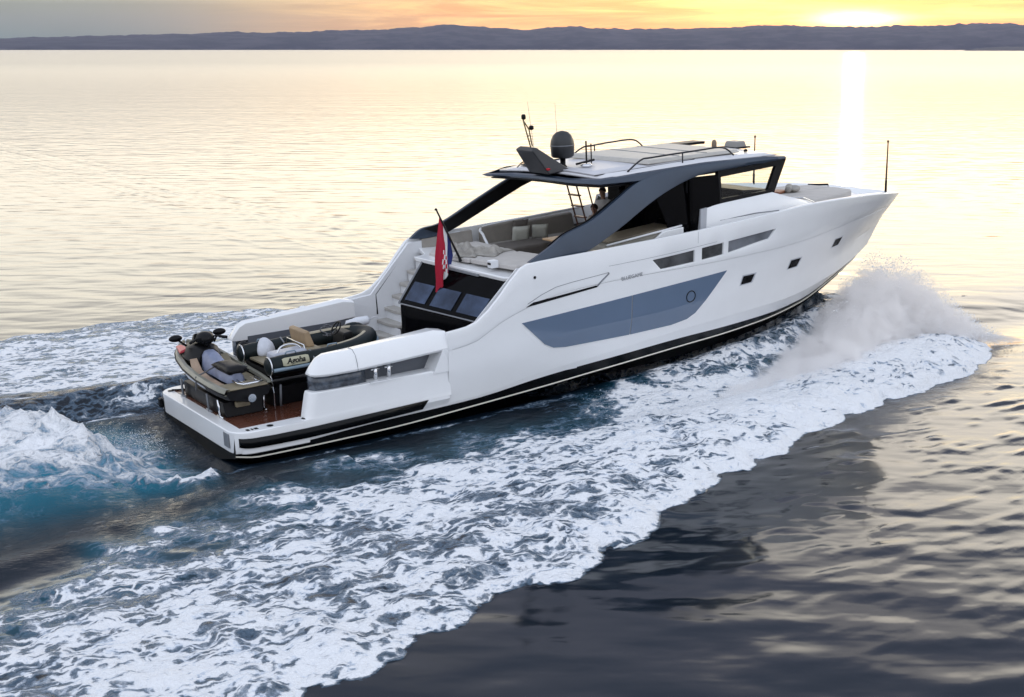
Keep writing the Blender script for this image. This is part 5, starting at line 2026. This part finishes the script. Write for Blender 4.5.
chopz = np.clip(np.exp(-(np.maximum(np.abs(T) - 5, 0) / 1.2) ** 2) * (1 - sstep(S, 16, 22)) * near * (foam < .9), 0, 1)
for nm, arr in (('foam', foam), ('aer', aer), ('chop', chopz)):
    at = me.attributes.new(nm, 'FLOAT', 'POINT')
    at.data.foreach_set('value', arr.reshape(-1).astype(np.float32))
sea = bpy.data.objects.new('sea', me)
C.objects.link(sea)
sea['kind'] = 'structure'


def sea_mat():
    m = bpy.data.materials.new('sea_water')
    m.use_nodes = True
    t = NT(m.node_tree)
    b = t.n['Principled BSDF']
    pos = t.add('ShaderNodeNewGeometry').outputs['Position']
    # coordinates along / across the wake
    wk = t.mapping(pos, (1, 1, 1), (0, 0, -(math.pi / 2 - HD)))
    fa = t.add('ShaderNodeAttribute', attribute_name='foam').outputs['Fac']
    ae = t.add('ShaderNodeAttribute', attribute_name='aer').outputs['Fac']
    # broken froth: lace of cells stretched along the wake
    warp = t.add('ShaderNodeTexNoise')
    t.put(warp.inputs['Vector'], wk)
    warp.inputs['Scale'].default_value = 1.6
    warp.inputs['Detail'].default_value = 4
    wv = t.add('ShaderNodeVectorMath', operation='SCALE')
    sb = t.add('ShaderNodeVectorMath', operation='SUBTRACT')
    t.put(sb.inputs[0], warp.outputs['Color'])
    sb.inputs[1].default_value = (.5, .5, .5)
    t.put(wv.inputs[0], sb.outputs[0])
    wv.inputs['Scale'].default_value = .9
    ad = t.add('ShaderNodeVectorMath', operation='ADD')
    t.put(ad.inputs[0], wk)
    t.put(ad.inputs[1], wv.outputs[0])
    st = t.mapping(ad.outputs[0], (.58, 1.3, 1))
    nA = t.noise(st, 1.1, 9, .62)
    nB = t.noise(st, 4.5, 6, .6)
    nC = t.noise(wk, 16, 4, .6)

    def vor(scale):
        v = t.add('ShaderNodeTexVoronoi', feature='F1')
        t.put(v.inputs['Vector'], st)
        v.inputs['Scale'].default_value = scale
        return v.outputs['Distance']

    def vore(scale):
        v = t.add('ShaderNodeTexVoronoi', feature='DISTANCE_TO_EDGE')
        t.put(v.inputs['Vector'], st)
        v.inputs['Scale'].default_value = scale
        return t.math('SUBTRACT', 1.0, t.smooth(v.outputs['Distance'], 0.0, .34))
    v1, v2 = vore(1.5), vore(4.2)
    h = t.math('ADD', t.math('MULTIPLY', nA, .60), t.math('MULTIPLY', nB, .34))
    h = t.math('ADD', h, t.math('MULTIPLY', v1, .10))
    h = t.math('ADD', h, t.math('MULTIPLY', v2, .13))
    h = t.math('ADD', h, t.math('MULTIPLY', nC, .14))
    h = t.math('ADD', t.math('MULTIPLY', t.math('SUBTRACT', h, .64), 1.25), .60)
    thr = t.math('SUBTRACT', 1.06, t.math('MULTIPLY', fa, .78))
    dlt = t.math('SUBTRACT', h, thr)
    soft = t.math('MULTIPLY', t.smooth(ae, .25, .8), .16)
    cvn = t.add('ShaderNodeMapRange', interpolation_type='SMOOTHSTEP')
    t.put(cvn.inputs[0], dlt)
    t.put(cvn.inputs[1], t.math('SUBTRACT', -.05, soft))
    t.put(cvn.inputs[2], t.math('ADD', .12, soft))
    cov = cvn.outputs[0]
    thin = t.smooth(dlt, -.17, .02)
    gate = t.smooth(fa, .02, .14)
    cov = t.math('MULTIPLY', cov, gate)
    thin = t.math('MULTIPLY', thin, gate)
    # water colour: deep navy, turquoise where it is full of air
    wcol = t.mix(t.math('MULTIPLY', ae, .9, clamp=True), (.004, .010, .018), (.010, .24, .36))
    wcol = t.mix(t.math('MULTIPLY', thin, .50), wcol, (.20, .31, .44))
    fcol = t.mix(t.smooth(t.math('ADD', t.math('MULTIPLY', dlt, 1.3), t.math('MULTIPLY', nB, .5)), .22, .50), (.48, .58, .72), (.92, .93, .95))
    col = t.mix(cov, wcol, fcol)
    t.put(b.inputs['Base Color'], col)
    # the reflecting surface, foam is matt
    cd = t.add('ShaderNodeCameraData')
    dist = t.add('ShaderNodeVectorMath', operation='LENGTH')
    t.put(dist.inputs[0], pos)
    far = t.smooth(dist.outputs['Value'], 40.0, 900.0)
    r = t.math('ADD', .09, t.math('MULTIPLY', far, .14))
    r = t.math('ADD', r, t.math('MULTIPLY', cov, .75))
    r = t.math('ADD', r, t.math('MULTIPLY', thin, .12), clamp=True)
    t.put(b.inputs['Roughness'], r)
    b.inputs['IOR'].default_value = 1.333
    t.put(b.inputs['Specular IOR Level'], t.math('SUBTRACT', .5, t.math('MULTIPLY', cov, .35)))
    # ripples: long lazy undulations plus finer ones, lying across the view
    w1 = t.noise(t.mapping(pos, (.50, .95, 1), (0, 0, rad(7))), 1.0, 1, .3, .2)
    w2 = t.noise(t.mapping(pos, (1.5, 2.9, 1), (0, 0, rad(-6))), 1.0, 1, .4, .2)
    w3 = t.noise(t.mapping(pos, (.03, .14, 1), (0, 0, rad(4))), 1.0, 3, .5, .3)
    hgt = t.math('ADD', t.math('MULTIPLY', w1, .052), t.math('MULTIPLY', w2, .0050))
    hgt = t.math('MULTIPLY', hgt, t.math('SUBTRACT', 1.0, t.math('MULTIPLY', far, .55)))
    hgt = t.math('ADD', hgt, t.math('MULTIPLY', w3, .062))
    # chop inside the wake
    cz = t.add('ShaderNodeAttribute', attribute_name='chop').outputs['Fac']
    chop = t.math('MULTIPLY', t.noise(t.mapping(wk, (1, 1.8, 1)), 2.2, 7, .62), t.math('ADD', t.math('MULTIPLY', t.smooth(fa, .35, .8), .04), t.math('MULTIPLY', cz, .10)))
    hgt = t.math('ADD', hgt, chop)
    hgt = t.math('ADD', hgt, t.math('MULTIPLY', t.math('ADD', t.math('MULTIPLY', h, .12), t.math('MULTIPLY', nC, .03)), cov))
    bn = t.add('ShaderNodeBump')
    bn.inputs['Strength'].default_value = 1.0
    bn.inputs['Distance'].default_value = 1.0
    t.put(bn.inputs['Height'], hgt)
    t.put(b.inputs['Normal'], bn.outputs[0])
    return m


me.materials.append(sea_mat())

# ---- spray: a sheet of droplets and mist thrown up at the bow, and flecks over the wash
def to_world(s, t, z):
    return (TX + s * hd_v[0] - t * hd_v[1], TY + s * hd_v[1] + t * hd_v[0], z)


rng = np.random.RandomState(11)
DROP = []
for k in range(42000):
    # bow plume
    a = rng.beta(4.0, 1.8)
    s_ = 14.5 + 8.9 * a
    tc_ = np.interp(s_, [13, 16, 18, 20, 21.5, 23], [-3.6, -3.0, -2.2, -1.4, -1.5, -2.3])
    t_ = tc_ + rng.normal(0, .75)
    top = (1 + .18 * math.sin(s_ * 7.3) * math.sin(s_ * 3.1)) * np.interp(s_, [13, 15.5, 17.5, 19, 20.5, 21.8, 23], [.45, .95, 1.85, 2.55, 2.45, 1.5, .3]) * np.exp(-((t_ - tc_) / 1.3) ** 2)
    z_ = top * (1 - rng.rand() ** 1.6 * .9) + rng.normal(0, .06)
    r_ = rng.choice([.003, .005, .008, .014], p=[.40, .36, .18, .06])
    DROP.append((s_, t_, max(z_, .05), r_))
for k in range(16000):
    # top of the propeller wash and leading edge of the foam
    if rng.rand() < .6:
        q_ = .9 + rng.rand() * 6
        ct = np.interp(q_, [0, .9, 1.7, 2.9, 3.9, 6, 12], [-.6, -.95, -1.1, -.5, .1, .9, 1.6])
        DROP.append((-q_ - .2, ct + rng.normal(-.3, .55), .12 + .55 * min(q_, 3) / 3 * (.5 + .5 * rng.rand()) + abs(rng.normal(0, .13)), rng.choice([.002, .003, .005])))
    else:
        s_ = rng.uniform(8, 22)
        to = np.interp(s_, W_OUT[:, 0], W_OUT[:, 1])
        ti = np.interp(s_, W_IN[:, 0], W_IN[:, 1])
        DROP.append((s_, to + (ti - to) * rng.rand(), .2 + abs(rng.normal(0, .16)), rng.choice([.003, .005, .008])))
vv, ff_ = [], []
for s_, t_, z_, r_ in DROP:
    c = Vector(to_world(s_, t_, z_))
    n = len(vv)
    st_ = r_ * (1 + rng.rand() * 1.5)
    vv += [c + Vector((st_, 0, 0)), c + Vector((-st_, 0, 0)), c + Vector((0, r_, 0)), c + Vector((0, -r_, 0)), c + Vector((0, 0, r_)), c + Vector((0, 0, -r_))]
    for q4 in ((0, 2, 4), (2, 1, 4), (1, 3, 4), (3, 0, 4), (2, 0, 5), (1, 2, 5), (3, 1, 5), (0, 3, 5)):
        ff_.append(tuple(n + i for i in q4))
me = bpy.data.meshes.new('spray_droplets')
me.from_pydata([tuple(v) for v in vv], [], ff_)
me.materials.append(mat('droplet_white', (.85, .86, .88), .3))
dr = bpy.data.objects.new('spray_droplets', me)
C.objects.link(dr)
dr['kind'] = 'stuff'


def mist_mat(name, dens, noise_scale, lo, hi):
    m = bpy.data.materials.new(name)
    m.use_nodes = True
    t = NT(m.node_tree)
    for n in list(t.n):
        t.n.remove(n)
    vol = t.add('ShaderNodeVolumePrincipled')
    vol.inputs['Color'].default_value = (.95, .96, .98, 1)
    vol.inputs['Anisotropy'].default_value = .1
    pos = t.add('ShaderNodeNewGeometry').outputs['Position']
    wk = t.mapping(pos, (1, 1, 1), (0, 0, -(math.pi / 2 - HD)))
    n1 = t.noise(t.mapping(wk, (.8, 1.2, 1)), noise_scale, 6, .62)
    t.put(vol.inputs['Density'], t.math('MULTIPLY', t.smooth(n1, lo, hi), dens))
    o = t.add('ShaderNodeOutputMaterial')
    t.put(o.inputs['Volume'], vol.outputs[0])
    return m


def plume(name, stations, m, nz=10):
    """closed lens: stations of (s, centre t, half width, base z, top z)"""
    rows = []
    for s_, tc_, hw, z0, z1 in stations:
        row = []
        for k in range(16):
            a = 2 * math.pi * k / 16
            y = math.cos(a)
            z = math.sin(a)
            zc, zh = (z0 + z1) / 2, (z1 - z0) / 2
            lean = -.25 * z * hw
            row.append(to_world(s_, tc_ + y * hw * (1 - .35 * max(z, 0)) + lean, zc + z * zh))
        rows.append(row)
    b = MB()
    b.grid(rows, closed_u=True)
    b.f.append(tuple(range(16))[::-1])
    n = len(b.v)
    b.f.append(tuple(range(n - 16, n)))
    o = b.build(name, m, None)
    md = o.modifiers.new('sub', 'SUBSURF')
    md.levels = 2
    md.render_levels = 2
    o['kind'] = 'stuff'
    return o




def bow_mist(name):
    m = bpy.data.materials.new(name)
    m.use_nodes = True
    t = NT(m.node_tree)
    for n in list(t.n):
        t.n.remove(n)
    vol = t.add('ShaderNodeVolumePrincipled')
    vol.inputs['Color'].default_value = (.997, .982, .972, 1)
    vol.inputs['Anisotropy'].default_value = .2
    pos = t.add('ShaderNodeNewGeometry').outputs['Position']

    def dot(v, c):
        n = t.add('ShaderNodeVectorMath', operation='DOT_PRODUCT')
        t.put(n.inputs[0], pos)
        n.inputs[1].default_value = v
        return t.math('ADD', n.outputs['Value'], c)
    s_ = dot((hd_v[0], hd_v[1], 0), -(TX * hd_v[0] + TY * hd_v[1]))
    t_ = dot((-hd_v[1], hd_v[0], 0), -(-TX * hd_v[1] + TY * hd_v[0]))
    z_ = dot((0, 0, 1), 0)
    u = t.math('DIVIDE', t.math('SUBTRACT', s_, 11.0), 13.0)

    def curve(pts, k):
        r = t.ramp(u, [((p[0] - 11) / 13, (p[1] / k,) * 3) for p in pts], 'B_SPLINE')
        return t.math('MULTIPLY', r, k)
    cen = t.math('MULTIPLY', curve([(11, 4.4), (13.5, 4.0), (16, 3.2), (18, 2.1), (19.5, 1.35), (21, 1.3), (22.5, 2.1), (24, 2.8)], 5), -1.0)
    top = curve([(11, .12), (13, .45), (15, .95), (16.8, 1.75), (18.0, 2.4), (19.6, 2.6), (20.6, 2.4), (21.4, 1.75), (22.2, .9), (23.0, .2), (24, .01)], 3)
    wid = curve([(11, .7), (14, 1.3), (17, 1.8), (20, 1.9), (22, 1.5), (24, .6)], 3)
    wk = t.add('ShaderNodeCombineXYZ')
    t.put(wk.inputs[0], s_)
    t.put(wk.inputs[1], t_)
    t.put(wk.inputs[2], z_)
    n1 = t.noise(t.mapping(wk.outputs[0], (1, .8, 1.1), (0, .6, 0)), 1.9, 9, .72, .4)
    # the plume leans outwards as it rises
    ct = t.math('SUBTRACT', cen, t.math('MULTIPLY', z_, .25))
    a = t.math('DIVIDE', t.math('SUBTRACT', t_, ct), wid)
    c = t.math('DIVIDE', t.math('MAXIMUM', z_, 0.0), t.math('MAXIMUM', top, .02))
    q = t.math('ADD', t.math('MULTIPLY', a, a), t.math('MULTIPLY', c, c))
    q = t.math('ADD', q, t.math('MULTIPLY', t.math('SUBTRACT', n1, .5), 2.6))
    n2 = t.noise(t.mapping(wk.outputs[0], (1, .8, 1), (0, .7, 0)), 7.0, 5, .7, .3)
    q = t.math('ADD', q, t.math('MULTIPLY', t.math('SUBTRACT', n2, .5), 1.3))
    d = t.smooth(q, .85, .35)
    t.put(vol.inputs['Density'], t.math('MULTIPLY', t.math('MULTIPLY', d, t.smooth(n1, .78, .25)), 6.5))
    o = t.add('ShaderNodeOutputMaterial')
    t.put(o.inputs['Volume'], vol.outputs[0])
    return m


b = MB()
b.hexa([to_world(11, -7.6, -.05), to_world(24, -6.0, -.05), to_world(24, -.2, -.05), to_world(11, -1.6, -.05)],
       [to_world(11, -7.6, 3.1), to_world(24, -6.0, 3.1), to_world(24, -.2, 3.1), to_world(11, -1.6, 3.1)])
bs = b.build('bow_spray', bow_mist('mist_bow'), None)
bs['kind'] = 'stuff'
sc.cycles.volume_bounces = 8
sc.cycles.volume_step_rate = .5
sc.cycles.volume_max_steps = 256

# ================================================================== THE FAR SHORE
def hills(name, dist, prof, depth, seed, m, zmin=-2):
    """terrain strip; prof = [(degrees right of axis, height in metres)] along an arc at the given distance"""
    xs_ = [p[0] for p in prof]
    hs_ = [p[1] for p in prof]
    cols = np.arange(xs_[0], xs_[-1], .09)
    rowsn = 14
    rows = []
    for i in range(rowsn):
        v = i / (rowsn - 1)
        d = dist + depth * v
        row = []
        for a in cols:
            h = np.interp(a, xs_, hs_)
            f = math.sin(math.pi * min(v * .5 + .0, .5)) ** .8 if v < 1 else 0
            nn = float(fbm(np.array([a * 2.2]), np.array([v * 4.0]), 5, seed)[0])
            n2 = float(fbm(np.array([a * 14.]), np.array([v * 9.0]), 3, seed + 9)[0])
            z = 1.17 * h * f * (.90 + .22 * (nn - .3)) * (1.0) + 5 * (n2 - .5) * f
            if v == 0:
                z = zmin
            row.append((d * math.sin(rad(a)), d * math.cos(rad(a)), z))
        rows.append(row)
    b = MB()
    b.grid(rows)
    o = b.build(name, m, None, smooth=True, weld=False)
    o['kind'] = 'structure'
    return o


def hill_mat():
    m = bpy.data.materials.new('scrub_hillside')
    m.use_nodes = True
    t = NT(m.node_tree)
    b = t.n['Principled BSDF']
    pos = t.add('ShaderNodeNewGeometry').outputs['Position']
    n = t.noise(t.mapping(pos, (1, 1, 2)), .006, 8, .65)
    t.put(b.inputs['Base Color'], t.mix(t.smooth(n, .42, .62), (.012, .022, .034), (.045, .05, .062)))
    b.inputs['Roughness'].default_value = .95
    return m


HM = hill_mat()
PX = lambda px: math.degrees(math.atan((px - 512) / 1430))
K = 6500 / 1432.0
prof = [(PX(p), (48 - y) * K + 6) for p, y in ((-400, 38), (-200, 40), (0, 38.5), (40, 36.5), (90, 35.5), (150, 34), (200, 32), (260, 30.5), (320, 29.5), (380, 28), (450, 23), (520, 28), (570, 25), (640, 27), (700, 27), (760, 24), (820, 25.5), (860, 25), (920, 24.5), (960, 23.5), (1024, 23), (1200, 26), (1400, 30))]
hills('far_hills', 6500, prof, 1500, 3, HM)
prof2 = [(PX(p), h) for p, h in ((955, -3), (975, 6), (1000, 11), (1040, 14), (1150, 22), (1300, 18), (1400, -3))]
hills('near_headland', 4600, prof2, 500, 8, HM)

# ---- air: one closed box of thin even haze
hz = MB().box((-4200, -60, -3), (4200, 8600, 190)).build('haze', bpy.data.materials.new('haze_air'), None)
hm = hz.data.materials[0]
hm.use_nodes = True
t = NT(hm.node_tree)
for n in list(t.n):
    t.n.remove(n)
vol = t.add('ShaderNodeVolumePrincipled')
vol.inputs['Color'].default_value = (.50, .54, .92, 1)
vol.inputs['Density'].default_value = .000027
vol.inputs['Anisotropy'].default_value = .65
o = t.add('ShaderNodeOutputMaterial')
t.put(o.inputs['Volume'], vol.outputs[0])
hz['kind'] = 'stuff'
